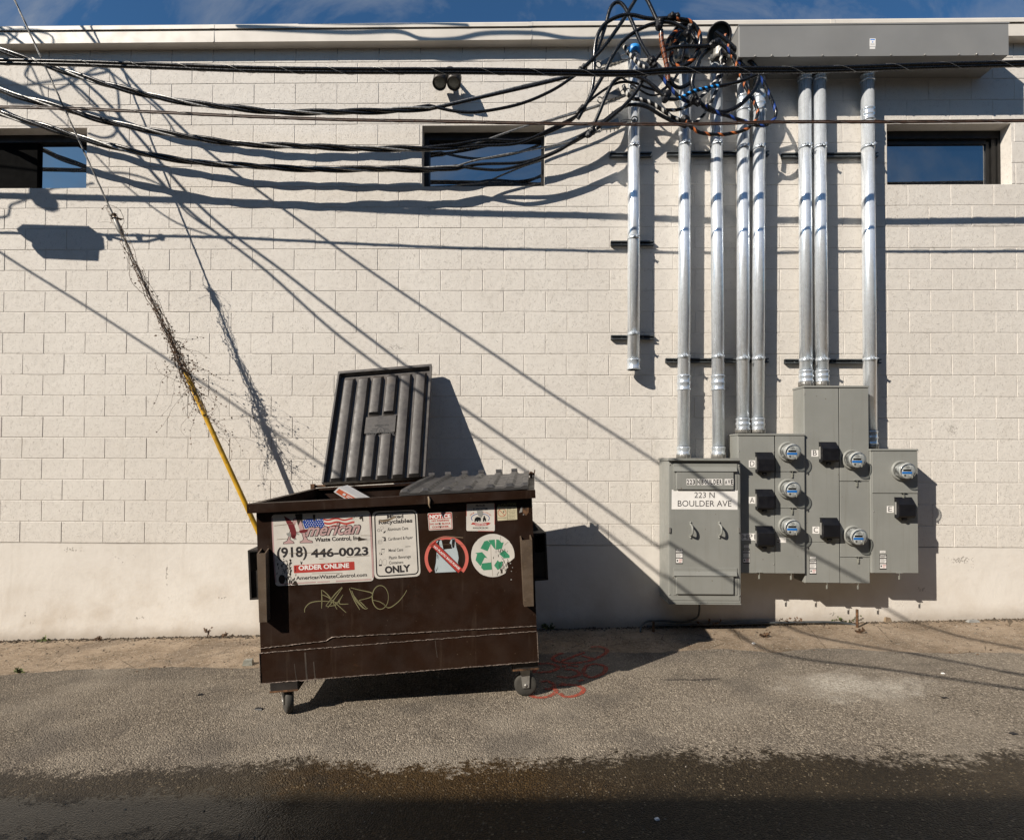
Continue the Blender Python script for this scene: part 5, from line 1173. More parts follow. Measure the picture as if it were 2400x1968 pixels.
if (DM.to_3x3() @ nrm).y > 0: nrm = -nrm
lo = lid('open_lid', 'lid', BL, BR, TR, TLc, nrm, .012)
lo['label'] = 'ribbed grey plastic lid thrown open against the wall'
# embossed maker's plate, seen upside down from inside the lid
def lidmap(px, py, off):
    v = DI.to_3x3() @ ray(px, py); o_ = dl(CAM); p0 = BL+nrm*(.0165+off); t_ = (p0-o_).dot(nrm)/v.dot(nrm); q = o_+v*t_; a_, b_ = .5, .5
    bl_ = lambda a, b: BL*(1-a)*(1-b)+BR*a*(1-b)+TR*a*b+TLc*(1-a)*b
    for _ in range(12):
        e = q-bl_(a_, b_); e1 = (BR-BL)*(1-b_)+(TR-TLc)*b_; e2 = (TLc-BL)*(1-a_)+(TR-BR)*a_; a_ += e.dot(e1)/e1.length_squared*.9; b_ += e.dot(e2)/e2.length_squared*.9
    return bl_(a_, b_)+nrm*(.0166+off)
pl = Plane(dump, lidmap, 560, 830, 2.846)
MAT_E = simple('embossed_plastic', (.007, .007, .007), .5, var=.2); MAT['emb'] = MAT_E
pl.text('ROLL', (848, 550), (925, 548), 24, 'emb', .003, lo, bold=.05, flip=True); pl.text('OFFS', (958, 547), (1036, 544), 24, 'emb', .003, lo, bold=.05, flip=True)
pl.text('AMERICAN', (905, 485), (1000, 481), 13, 'emb', .001, lo, bold=.02, flip=True)
wings = []
for yy, xa_, xb_ in ((498, 893, 925), (510, 880, 918), (523, 862, 915)): wings += [[(xa_, yy), (xb_, yy-1), (xb_-2, yy+4), (xa_-6, yy+5)], [(1890-xa_-1, yy-3), (1890-xb_-1, yy-3), (1890-xb_+1, yy+2), (1890-xa_+5, yy+3)]]
pl.shape('emblem', 'emb', wings+band(circle(945, 520, 27, 34, n=24, a0=180, a1=360), 5)+band([(935, 532), (938, 512), (945, 500), (952, 512), (955, 530)], 4), .001, lo)
CFL, CFR = dfront(936, 1160, .042), dfront(1237, 1143.5, .042); CBL, CBR = depth_at(1004, 1124, 4.95), depth_at(1240, 1112, 5.0)
n2 = (CFR-CFL).cross(CBL-CFL).normalized()
if n2.z < 0: n2 = -n2
def closed_lid():
    ns, nt = 120, 60; m = MB(); V = []
    cs = (.035, .195, .36, .525, .70, .855, .985)
    for j in range(nt+1):
        t_ = j/nt
        for i in range(ns+1):
            s_ = i/ns; p = CFL*(1-s_)*(1-t_)+CFR*s_*(1-t_)+CBR*s_*t_+CBL*(1-s_)*t_; h = .016
            for k, c_ in enumerate(cs):
                d = abs(s_-c_); q = max(0, min(1, (.042-d)/.02)); e = 1.0
                if k in (2, 3): e = max(0, min(1, max(.38-t_, t_-.60)/.03))
                h = max(h, .016+q*e*.019)
            h *= max(0.55, min(1, t_/.03)); h += .007*math.sin(math.pi*t_)
            V.append(p+n2*h)
    m.add(V, [(j*(ns+1)+i, j*(ns+1)+i+1, (j+1)*(ns+1)+i+1, (j+1)*(ns+1)+i) for j in range(nt) for i in range(ns)], False)
    b = n2*-.006; f = [CFL, CFR, CBR, CBL]; m.poly([q+b for q in f])
    front = V[:ns+1]; m.poly([CFL+b]+[CFR+b]+front[::-1])
    left = [V[j*(ns+1)] for j in range(nt+1)]; right = [V[j*(ns+1)+ns] for j in range(nt+1)]; m.poly([CFL+b]+left+[CBL+b]); m.poly([CFR+b]+right+[CBR+b]); m.poly([CBL+b]+V[-(ns+1):]+[CBR+b])
    return dbuild(m, 'closed_lid', 'lid2')
clo = closed_lid(); clo['label'] = 'dusty ribbed plastic lid lying shut'
m = MB()
for c_ in (.035, .195, .36, .525, .70, .855):
    p = CBL.lerp(CBR, c_)+n2*.035; m.tube([p-V3(.025, 0, 0), p+V3(.025, 0, 0)], .026, 10)
dbuild(m, 'hinge_knuckles', 'lid2', clo)
m = MB(); h0, h1 = depth_at(733, 1140, 4.98), depth_at(1253, 1110, 5.03); m.tube([h0, h1], .011, 8); m.box((h0.x-.012, h0.y-.03, h0.z-.07), (h0.x+.02, h0.y+.02, h0.z+.022)); m.box((h1.x-.04, h1.y-.02, h1.z-.05), (h1.x-.02, h1.y+.03, h1.z+.02)); m.tube([h1+V3(-.01, 0, -.035), h1+V3(.004, 0, .035)], .005, 5); dbuild(m, 'hinge_rod', 'rust')
# ------------------------------------------------ stickers
def fr(px, py, off): return dfront(px, py, off)
# the big white company sticker (drawn in the coordinates of an enlarged view)
pl = Plane(dump, fr, 630, 1190, 8.142)
sg = pl.plate('company_sticker', 'p_white', [(50, 128), (1930, 50), (2002, 1392), (125, 1490)], .0015, 70, label='large worn white company sticker with eagle and flag')
ed = band(smooth2([(66, 190), (75, 500), (108, 1080), (135, 1420)], 4), 26)+band(smooth2([(1926, 110), (1950, 500), (1982, 1080), (1990, 1330)], 4), 34)
pl.shape('border_band', 'p_pink', ed+[[(250, 1462), (900, 1425), (900, 1404), (250, 1440)], [(925, 1424), (1165, 1412), (1165, 1392), (925, 1404)], [(1280, 1408), (1960, 1372), (1955, 1350), (1280, 1386)]], .0022, sg)
A_out = [(270, 690), (275, 655), (345, 620), (365, 560), (470, 200), (600, 165), (745, 600), (830, 625), (845, 655), (840, 668), (590, 672), (590, 640), (640, 618), (655, 590), (620, 470), (430, 480), (412, 600), (480, 640), (490, 680)]
pl.shape('logo_letter', 'p_ink', [A_out], .0022, sg)
cx_, cy_ = 540, 470
pl.shape('logo_letter', 'p_pink', [[(282, 680), (286, 661), (355, 628), (378, 560), (478, 208), (592, 178), (732, 606), (822, 633), (834, 658), (600, 662), (602, 646), (652, 622), (668, 588), (630, 460), (422, 470), (400, 604), (468, 646), (478, 672)]], .0030, sg)
pl.shape('logo_gap', 'p_white', [[(530, 260), (600, 450), (470, 455), (500, 340)]], .0036, sg)
pl.shape('flag', 'p_blue', [[(645, 250), (700, 215), (770, 205), (860, 215), (950, 222), (1035, 203), (1055, 300), (1078, 390), (940, 400), (690, 390), (660, 310)]], .0024, sg)
stars = []
rs = random.Random(2)
for j in range(5):
    for i in range(8):
        x = 700+i*46+(j % 2)*20; y = 240+j*36+8*math.sin(i*.8)
        if x < 1045 and not (j == 4 and x < 740): stars.append(circle(x, y, 9, n=5, a0=-90, a1=270))
pl.shape('flag_stars', 'p_paper', stars, .0030, sg)
st_ = []
for y0, xa, xb, hh in ((215, 1042, 1600, 30), (285, 1056, 1634, 36), (352, 1074, 1500, 30)):
    N = 24; up1 = []; lo1 = []
    for k in range(N+1):
        x = xa+(xb-xa)*k/N; y = y0+16*math.sin(k/N*11); up1.append((x, y-hh/2)); lo1.append((x, y+hh/2))
    for k in range(N): st_.append([up1[k], up1[k+1], lo1[k+1], lo1[k]])
pl.shape('flag_stripes', 'p_red', st_, .0026, sg)
pl.shape('eagle', 'p_maroon', [[(285, 150), (400, 215), (470, 300), (505, 380), (525, 455), (520, 520), (500, 560), (460, 580), (425, 545), (420, 470), (385, 390), (365, 330), (325, 260), (310, 210)], [(575, 432), (660, 412), (790, 396), (830, 402), (760, 440), (690, 470), (600, 478)], [(430, 500), (500, 520), (512, 580), (455, 585), (425, 555)]], .0042, sg)
pl.shape('eagle', 'p_grey', [[(335, 480), (400, 470), (425, 500), (420, 540), (375, 550), (345, 515)], [(480, 575), (520, 580), (530, 600), (470, 608)], [(505, 470), (545, 478), (585, 500), (570, 515), (515, 500)]], .0040, sg)
pl.text('merican', (690, 556), (1770, 500), 250, 'p_ink', .0046, sg, bold=.055, shear=.45)
pl.text('merican', (703, 545), (1752, 492), 228, 'p_pink', .0054, sg, bold=.02, shear=.45)
pl.text('Waste Control, Inc.', (880, 661), (1760, 622), 96, 'p_ink', .0026, sg, bold=.035)
pl.text('(918)', (160, 1016), (738, 990), 262, 'p_ink', .0024, sg, bold=.03); pl.text('446-0023', (806, 950), (1905, 902), 170, 'p_ink', .0024, sg, bold=.035)
q = pl.plate('red_banner', 'p_red', [(475, 1095), (1632, 1020), (1640, 1180), (480, 1245)], .0026, 18, parent=sg)
pl.text('ORDER ONLINE', (570, 1190), (1535, 1140), 92, 'p_paper', .0034, sg, bold=.035)
pl.text('AmericanWasteControl.com', (520, 1373), (1875, 1306), 72, 'p_ink', .0024, sg, bold=.025)
rw = random.Random(9); scr = []
for k in range(120):                                # scraped lower left corner
    x = rw.gauss(370, 95); y = rw.uniform(960, 1460)
    if 120 < x < 520 and not (x > 470 and y < 1050): L_ = rw.uniform(14, 60); scr.append([(x, y), (x+rw.uniform(5, 16), y+rw.uniform(-4, 4)), (x+rw.uniform(2, 12), y+L_), (x-rw.uniform(1, 6), y+L_*.8)])
scr += [circle(250, 1360, 62, 88, n=14), [(440, 1460), (480, 1400), (520, 1390), (560, 1470)], [(600, 1005), (620, 1040), (640, 1010), (625, 1075), (612, 1078)], [(1720, 540), (1760, 570), (1890, 600), (1780, 615), (1700, 630)], [(840, 130), (885, 130), (885, 230), (862, 255), (845, 210)], [(500, 120), (640, 110), (640, 290), (600, 240), (560, 330), (530, 230)], [(1720, 200), (1745, 160), (1790, 150), (1800, 250), (1785, 255), (1772, 195), (1745, 215)]]
pl.shape('scrapes', 'p_scrape', scr, .0060, sg)
sc2 = []
for (xa, ya), (xb, yb) in (((150, 600), (420, 580)), ((380, 868), (1200, 845)), ((1480, 935), (1920, 905)), ((960, 970), (1040, 965)), ((1610, 210), (1690, 90)), ((820, 1250), (1400, 1240)), ((100, 340), (500, 300)), ((1750, 525), (1960, 528)), ((1395, 1235), (1385, 1310)), ((60, 1015), (170, 995))): sc2 += band([(xa, ya), ((xa+xb)/2, (ya+yb)/2+rw.uniform(-6, 6)), (xb, yb)], 5)
pl.shape('scratches', 'p_tan', sc2, .0058, sg)
# mixed recyclables sign
pl = Plane(dump, fr, 860, 1180, 9.135)
sg = pl.plate('recyclables_sign', 'p_white', [(105, 165), (1070, 125), (1152, 1550), (160, 1615)], .003, 120, label='white sign listing mixed recyclables only')
def rrect(c, rad):
    c = [Vector((a, b)) for a, b in c]; out = []
    for i in range(4):
        p, a, b = c[i], c[i-1], c[(i+1) % 4]; d0 = p+(a-p).normalized()*rad; d1 = p+(b-p).normalized()*rad
        out += [tuple(d0*(1-t)**2+p*2*t*(1-t)+d1*t*t) for t in [k/6 for k in range(7)]]
    return out+out[:1]
pl.shape('border_line', 'p_black', band(rrect([(165, 210), (1035, 170), (1100, 1500), (212, 1560)], 100), 26), .0038, sg)
for tx, a, b, h, bo in (('Mixed', (432, 318), (780, 308), 82, .03), ('Recyclables', (255, 470), (978, 428), 116, .03), ('Aluminum Cans', (440, 585), (886, 555), 70, .012), ('Cardboard & Paper', (455, 808), (985, 770), 84, .012), ('Metal Cans', (466, 1032), (778, 1012), 66, .012),
                        ('Plastic Beverage', (474, 1212), (942, 1180), 88, .012), ('Containers', (474, 1298), (780, 1280), 66, .012), ('ONLY', (390, 1500), (940, 1455), 160, .05)): pl.text(tx, a, b, h, 'p_ink', .0038, sg, bold=bo)
ic = band(circle(252, 570, 28, 26, n=16)+[(280, 570)], 8)+band(circle(320, 515, 36, 28, n=14)+[(356, 515)], 4)+[[(350, 610), (395, 575), (402, 600), (360, 640)], [(300, 560), (320, 565), (315, 590), (296, 585)]]+band([(240, 790), (320, 765), (325, 850), (240, 860), (240, 790)], 4)+[[(310, 708), (400, 715), (410, 800), (350, 800), (380, 750)]]+band([(240, 810), (318, 800)], 4)+band([(240, 835), (318, 826)], 4)
ic += [[(310, 965), (380, 962), (380, 978), (310, 980)]]+band([(318, 980), (312, 1035), (365, 1050), (370, 985)], 4)+band(circle(290, 1068, 28, 22, n=14)+[(318, 1068)], 6)+[circle(312, 1080, 16, n=10)]+band([(288, 1180), (262, 1225), (258, 1330), (318, 1325), (318, 1225), (288, 1180)], 5)+[[(258, 1300), (320, 1296), (318, 1332), (262, 1334)]]+band(circle(380, 1250, 44, 68, n=20)+[(424, 1250)], 3)
pl.shape('icons', 'p_ink', ic, .0038, sg)
pl.shape('peel', 'p_tan', [[(258, 335), (330, 345), (470, 322), (600, 265), (622, 285), (520, 345), (380, 390), (300, 395)]], .0052, sg)
pl.shape('peel', 'p_scrape', [[(258, 335), (330, 348), (470, 326), (560, 290), (480, 335), (340, 362)], band([(820, 918), (930, 912)], 8)[0]], .0060, sg)
# notice sticker
pl = Plane(dump, fr, 980, 1160, 8.142)
sg = pl.plate('notice_sticker', 'p_white', [(180, 343), (645, 322), (662, 648), (205, 676)], .0015, 26, label='small red and white notice sticker')
pl.shape('border_line', 'p_red', band(rrect([(198, 358), (632, 338), (646, 632), (220, 656)], 10), 11), .0022, sg)
pl.shape('header', 'p_red', [[(205, 362), (630, 342), (634, 440), (210, 462)]], .0022, sg)
pl.text('NOTICE', (218, 452), (622, 432), 76, 'p_paper', .0030, sg, bold=.05)
for tx, a, b in (('NO PARKING', (258, 510), (590, 494)), ('DO NOT BLOCK', (228, 570), (626, 553)), ('CONTAINER.', (264, 628), (596, 611))): pl.text(tx, a, b, 34, 'p_red', .0022, sg, bold=.04)
pl.shape('scrapes', 'p_scrape', [[(398, 520), (425, 540), (432, 565), (400, 560)], [(418, 580), (440, 600), (425, 632), (412, 610)], [(155, 400), (195, 395), (192, 412), (165, 410)]], .0034, sg)
# supporter sticker
sg = pl.plate('supporter_sticker', 'p_white', [(918, 165), (1465, 150), (1462, 688), (920, 682)], .0015, 30, label='square white supporter sticker with an oval emblem')
pl.shape('border_line', 'p_red', [[(918, 170), (926, 170), (926, 400), (918, 400)], [(1456, 158), (1465, 158), (1465, 560), (1456, 560)], [(1140, 680), (1440, 684), (1440, 692), (1140, 690)]], .0022, sg)
pl.text('PROUD', (1100, 226), (1278, 222), 42, 'p_ink', .0022, sg, bold=.03); pl.text('SUPPORTER', (1044, 292), (1334, 286), 44, 'p_ink', .0022, sg, bold=.03); pl.text('WWW.ATRCOK.ORG', (1042, 645), (1338, 642), 36, 'p_ink', .0022, sg, bold=.02)
pl.shape('oval', 'p_blue', ring(1187, 442, 178, 168, a0=150, a1=390), .0022, sg) if False else pl.shape('oval', 'p_blue', band([(1187+172*math.cos(a), 440+88*math.sin(a)) for a in [math.radians(150+k*10) for k in range(25)]], 11), .0022, sg)
for k, chx in enumerate('AMERICAN THERAPEUTIC'):
    if chx == ' ' or k in (5, 6, 7, 8, 9): continue
    a = math.radians(205+k*130/19); x, y = 1187+205*math.cos(a), 445+118*math.sin(a); dx_, dy_ = -math.sin(a), math.cos(a)*.6
    pl.text(chx, (x-8*dx_, y-8*dy_), (x+8*dx_, y+8*dy_), 24, 'p_red', .0022, sg, bold=.03)
for nm_, P_ in zip(('animal_silhouette', 'person_silhouette'), [[(1072, 510), (1080, 450), (1100, 425), (1125, 412), (1165, 418), (1195, 430), (1200, 465), (1185, 505), (1172, 512), (1168, 480), (1150, 490), (1144, 510), (1120, 505), (1105, 485), (1092, 512)], [(1238, 500), (1236, 440), (1250, 425), (1248, 405), (1262, 390), (1276, 405), (1274, 425), (1294, 445), (1298, 500), (1284, 505), (1266, 470), (1256, 510)]]): pl.shape(nm_, 'p_black', [P_], .0026, sg)
pl.shape('ribbon', 'p_red', [[(1005, 560), (1040, 520), (1085, 530), (1190, 542), (1310, 525), (1345, 520), (1385, 535), (1350, 560), (1320, 575), (1190, 584), (1085, 582), (1080, 560)]], .0024, sg)
pl.text('RIDING CENTER', (1092, 574), (1306, 570), 26, 'p_paper', .0032, sg, bold=.03)
pl.shape('scrapes', 'p_grey', [[(1120, 300), (1180, 262), (1230, 300), (1240, 370), (1200, 425), (1140, 385)]], .0042, sg)
# caution sticker
sg = pl.plate('caution_sticker', 'p_cream', [(1506, 228), (1882, 222), (1892, 464), (1516, 490)], .0015, 8, label='yellowed caution sticker near the right corner')
hd = pl.plate('header', 'p_black', [(1500, 138), (1880, 128), (1882, 221), (1506, 227)], .0012, 0, parent=sg)
pl.text('CAUTION', (1582, 218), (1872, 200), 58, 'p_olive', .0020, sg, bold=.04); pl.shape('warning_triangle', 'p_olive', [[(1506, 222), (1540, 168), (1576, 216)]], .0020, sg)
pl.shape('prohibition_ring', 'p_red', band(circle(1601, 332, 76, 74, n=36)+[(1677, 332)], 9)+band([(1548, 280), (1652, 388)], 9), .0024, sg)
pl.shape('printing', 'p_ink', [[(1700, 230), (1706, 230), (1711, 474), (1705, 474)], [(1620, 330), (1632, 295), (1642, 296), (1640, 325), (1625, 345)]], .0022, sg); pl.text('KEEP OFF!', (1712, 268), (1862, 262), 26, 'p_ink', .0022, sg, bold=.03)
pl.text('FALLING HAZARD', (1524, 444), (1688, 438), 16, 'p_ink', .0022, sg)
for k, tx in enumerate(('DO NOT CLIMB IN', 'OR ALTER THIS', 'CONTAINER', 'OR PLAY ON,', 'IN OR AROUND IT', 'FOR ANY USE', 'SAFELY')): pl.text(tx, (1722+(k % 3)*10, 300+k*27), (1862-(k % 3)*8, 296+k*27), 13, 'p_ink', .0022, sg)
# no plastic bags sticker
m_ = [(x, y) for x, y in circle(543, 1205, 420, 424, n=72)]
segs = []
for k in range(72):
    a0, a1 = math.radians(k*5), math.radians(k*5+5); P = [(543+420*math.cos(a0), 1205+424*math.sin(a0)), (543+420*math.cos(a1), 1205+424*math.sin(a1)), (543+358*math.cos(a1), 1205+362*math.sin(a1)), (543+358*math.cos(a0), 1205+362*math.sin(a0))]
    if max(q[1] for q in P) < 1482: segs.append(P)
sg = pl.shape('bag_sticker', 'p_salmon', segs, .0014); sg['label'] = 'round no plastic bags sticker cut off at the bottom'
bag = [(318, 1490), (305, 1420), (330, 1290), (340, 1150), (345, 1040), (330, 920), (340, 870), (400, 845), (440, 850), (470, 1000), (480, 1035), (560, 1020), (650, 1015), (630, 930), (600, 905), (625, 840), (660, 815), (700, 830), (720, 900), (730, 980), (760, 1080), (778, 1200), (760, 1290), (775, 1330), (750, 1400), (740, 1470), (560, 1478)]
pl.shape('bag_outline', 'p_black', [bag], .0018, sg)
pl.shape('bag', 'p_bag', [[(400+(x-400)*.965+8, 1180+(y-1180)*.965) for x, y in bag]], .0024, sg)
pl.shape('bag_outline', 'p_black', [[(345, 935), (400, 850), (418, 850), (400, 905), (412, 1010), (385, 990), (370, 930)], [(650, 835), (700, 850), (705, 870), (690, 1000), (660, 1010), (640, 940)], [(360, 1130), (372, 1130), (370, 1210), (364, 1210)], [(380, 1130), (400, 1180), (388, 1230), (392, 1180)], [(336, 1380), (358, 1440), (340, 1460)], [(372, 1340), (378, 1420), (368, 1420)]], .0030, sg)
pl.shape('slash_outline', 'p_black', band([(290, 935), (800, 1440)], 128), .0034, sg)
pl.shape('slash', 'p_red', band([(285, 930), (805, 1445)], 108)+[[(205, 965), (340, 870), (330, 930), (260, 985)]], .0040, sg)
pl.text('NO PLASTIC BAGS PLEASE', (290, 990), (775, 1425), 44, 'p_paper', .0048, sg, bold=.03)
pl.shape('scrapes', 'p_tan', band(smooth2([(215, 930), (300, 860), (420, 812), (600, 790), (860, 812)], 6), 12)+band([(200, 958), (520, 940), (860, 945)], 4), .0056, sg)
# recycling sticker
circ = [(1425+414*math.cos(math.radians(k*6)), 1150+412*math.sin(math.radians(k*6))) for k in range(60)]
circ = [(x+(rw.uniform(-10, 4) if 200 < k*6 < 330 or 60 < k*6 < 130 else 0), y) for k, (x, y) in enumerate(circ)]
circ = [q for q in circ if not (q[0] > 1690 and q[1] > 1215)] 
i_ = max(range(len(circ)), key=lambda k: (circ[k][0] if circ[k][1] < 1215 else -1)); 
cut = sorted([q for q in circ if True], key=lambda q: math.atan2(q[1]-1150, q[0]-1425))
cut2 = []
for q in cut:
    cut2.append(q)
    if q[0] > 1800 and 1150 < q[1] < 1216: pass
ins = [(1760, 1262), (1700, 1290), (1716, 1380), (1690, 1400)]
k_ = next((k for k in range(len(cut2)) if cut2[k][1] > 1215 and cut2[k][0] < 1700 and math.atan2(cut2[k][1]-1150, cut2[k][0]-1425) > 0), None)
cut2 = cut2[:k_]+ins+cut2[k_:] if k_ else cut2
sg = pl.shape('recycling_sticker', 'p_white', [cut2], .0014); sg['label'] = 'round white recycling sticker with three green arrows'
gr = [[(1190, 1015), (1262, 880), (1320, 862), (1390, 925), (1325, 1068)], [(1335, 858), (1462, 845), (1478, 1040), (1440, 1000)], [(1490, 840), (1545, 852), (1590, 905), (1632, 900), (1598, 1020), (1500, 1038), (1482, 1036)], [(1548, 1118), (1642, 1045), (1745, 1150), (1745, 1195), (1640, 1205)], [(1090, 1102), (1220, 1085), (1322, 1200), (1268, 1190), (1190, 1350), (1095, 1240), (1125, 1125)], [(1215, 1300), (1400, 1280), (1410, 1420), (1250, 1432), (1202, 1385)], [(1450, 1340), (1518, 1238), (1545, 1270), (1625, 1265), (1590, 1380), (1520, 1428)]]
for g_ in gr: pl.shape('arrow', 'p_green', [g_], .0022, sg)
sc3 = []
for k in range(85):
    x = rw.gauss(1610, 75); y = rw.uniform(1020, 1490)
    if x < 1715 and (x-1425)**2+(y-1150)**2 < 395**2: L_ = rw.uniform(15, 70); sc3.append([(x, y), (x+rw.uniform(3, 10), y), (x+rw.uniform(0, 8), y+L_), (x-3, y+L_*.8)])
pl.shape('scrapes', 'p_scrape', sc3, .0030, sg); pl.shape('scratches', 'p_tan', band([(1385, 950), (1395, 1250), (1425, 1540)], 5)+band([(1575, 780), (1560, 900)], 4)+band([(1650, 950), (1720, 890)], 6), .0030, sg)
pl.shape('bare_patch', 'p_grey', [circle(1760, 1300, 14, n=7), circle(1800, 1380, 10, n=6), circle(1780, 1450, 11, n=6), circle(1775, 1610, 16, 12, n=7), [(1925, 338), (1965, 220), (1990, 225), (1985, 320)], circle(2010, 370, 12, n=6)], .0012)
pl.shape('rust_patch', 'rust', [[(1990, 225), (2110, 205), (2110, 330), (2060, 390), (2000, 350)]], .0010)
# graffiti tag
pl = Plane(dump, fr, 560, 830, 2.846)
gst = [[(438, 1720), (442, 1690), (480, 1655), (560, 1645), (660, 1655)], [(550, 1570), (553, 1630), (551, 1694)], [(556, 1572), (600, 1612), (655, 1700)], [(548, 1600), (610, 1630), (715, 1722)], [(688, 1552), (640, 1600), (580, 1676)], [(690, 1556), (630, 1640), (592, 1690)], [(580, 1680), (640, 1672), (668, 1640), (694, 1602)],
       [(694, 1602), (668, 1660), (730, 1664)], [(736, 1560), (770, 1640), (806, 1702)], [(745, 1556), (800, 1570), (884, 1590), (880, 1618), (800, 1640)], [(752, 1575), (780, 1640), (830, 1695)], [(800, 1640), (850, 1690)], [(760, 1600), (830, 1690), (860, 1692)],
       circle(943, 1620, 54, 79, n=20)+[(997, 1620)], [(892, 1638), (940, 1650), (975, 1675), (992, 1690), (960, 1660), (1000, 1690), (1060, 1652), (1100, 1605), (1119, 1572)]]
bands = []
for s_ in gst: bands += band(smooth2(s_, 5), lambda t_: 6.6*(1-.5*abs(2*t_-1)))
pl.shape('graffiti', 'p_tagink', bands, .0010)
# drips and scuffs on the paint
dr = []
for x, y0, y1, w_ in ((735, 1550, 1600, 2.5), (715, 1528, 1598, 4), (690, 1555, 1592, 1.6), (1020, 1500, 1540, 1.4)): dr += band([(x, y0), (x+2, (y0+y1)/2), (x+5, y1)], w_)
pd = Plane(dump, fr, 0, 0, 1.0); pd.k = 1.0; MAT['drip'] = simple('dried_drip', (.045, .033, .025), .7, var=.2); pd.shape('drips', 'drip', dr, .0068)
# carton sticking out of the opening
def oq(x, y, z): return atz(640+x/3.36, 1000+y/3.36, z)
c0, c1_, c2_, c3_ = oq(477, 513, 4.10), oq(517, 474, 4.12), oq(700, 575, 4.16), oq(660, 625, 4.14)
t = thing('carton', 'flat orange and white carton poking out of the open dumpster', 'carton', c0)
bk = Vector((.03, .11, .01)); m = MB(); m.hexa([c0, c3_, c3_+bk, c0+bk, c1_, c2_, c2_+bk, c1_+bk]); m.build('box', MAT['p_paper'], t)
n_ = (c3_-c0).cross(c1_-c0).normalized(); n_ = n_ if n_.y < 0 else -n_
def bl(s_, u_): return c0.lerp(c3_, s_).lerp(c1_.lerp(c2_, s_), u_)+n_*.0015
m = MB(); m.poly([bl(.06, .14), bl(.97, .14), bl(.97, .80), bl(.06, .80)]); m.build('orange_panel', MAT['p_orange'], t)
m = MB()
for a, b, cc_, d in ((.30, .28, .40, .62), (.46, .30, .9, .42), (.46, .52, .9, .62)): m.poly([bl(a, b)+n_*.001, bl(cc_, b)+n_*.001, bl(cc_, d)+n_*.001, bl(a, d)+n_*.001])
m.build('printing', MAT['p_paper'], t)
# rag of tape hanging from the closed lid
m = MB(); a_ = dfront(1004, 1163, .054); b_ = dfront(1008, 1190, .056); m.tube([a_, a_.lerp(b_, .3)+V3(.004, -.003, 0), a_.lerp(b_, .7)+V3(-.003, 0, 0), b_], [.006, .011, .007, .002], 6); dbuild(m, 'hanging_scrap', 'p_tan')

# ================================================================== MARKS AND SMALL THINGS ON THE GROUND
def zg(x, y): return (1200+x/5.2925, 1400+y/5.2925)
strokes = [[(500, 760), (560, 720), (640, 700)], [(500, 760), (540, 800), (650, 822), (800, 822), (960, 795), (1090, 745), (1175, 690), (1170, 650), (1090, 622), (970, 625)], [(600, 805), (760, 745), (900, 690)], [(860, 735), (1010, 770)], [(300, 830), (290, 880), (270, 945)], [(300, 835), (450, 828), (560, 860), (570, 890), (480, 930), (320, 942)],
           [(640, 850), (650, 880)], [(690, 850), (830, 868)], [(650, 905), (760, 910), (830, 940), (820, 980), (700, 1005), (560, 990)], [(880, 930), (930, 860), (1040, 838), (1140, 860), (1165, 900), (1120, 960), (1020, 1000), (940, 995), (880, 940)], [(350, 1060), (440, 1050), (520, 1085)], [(540, 1090), (500, 1140), (400, 1150)], [(480, 1130), (545, 1160), (530, 1200), (440, 1245), (330, 1255), (240, 1235), (190, 1195)], [(640, 1070), (600, 1110)], [(600, 1105), (720, 1095), (830, 1110), (890, 1155), (850, 1205), (750, 1240), (660, 1245), (590, 1200)], [(820, 1050), (890, 1035)]]
def spray():
    n = NT('red_spray_paint'); n.set(col=n.mix(n.mapr(n.noise(45, 4), .4, .6), (.40, .055, .026), (.24, .05, .028)), rough=.8)
    n.set(alpha=n.mapr(n.noise(95, 5, .75), .38, .56, .12, .92)); return n.m
SPR = spray()
for ids, lab in (((0, 1, 2, 3), 'red spray painted circled letter at the asphalt edge, largest mark beside the dumpster'), ((4, 5), 'red spray painted letter P next to the right caster'), ((6, 7, 8), 'red spray painted figure in the dumpster shadow, between the P and the O'),
                 ((9,), 'red spray painted O where the dumpster shadow ends'), ((10, 11, 12), 'red spray painted figure 3 in front of the right caster'), ((13, 14, 15), 'red spray painted figure 5 farthest from the wall')):
    m = MB()
    for s_ in [strokes[k] for k in ids if k < len(strokes)]:
        P = [ground(*zg(*q)) for q in smooth2(s_, 6)]
        nn = []
        for i in range(len(P)): d = P[min(i+1, len(P)-1)]-P[max(i-1, 0)]; d.z = 0; d.normalize(); nn.append(Vector((-d.y, d.x, 0))*.017)
        up_ = Vector((0, 0, .0098)); m.add([p-q+up_ for p, q in zip(P, nn)]+[p+q+up_ for p, q in zip(P, nn)], [(i, i+1, len(P)+i+1, len(P)+i) for i in range(len(P)-1)])
    tag(m.build('spray_marking', SPR), lab, 'pavement marking', 'red utility marks sprayed on the asphalt')
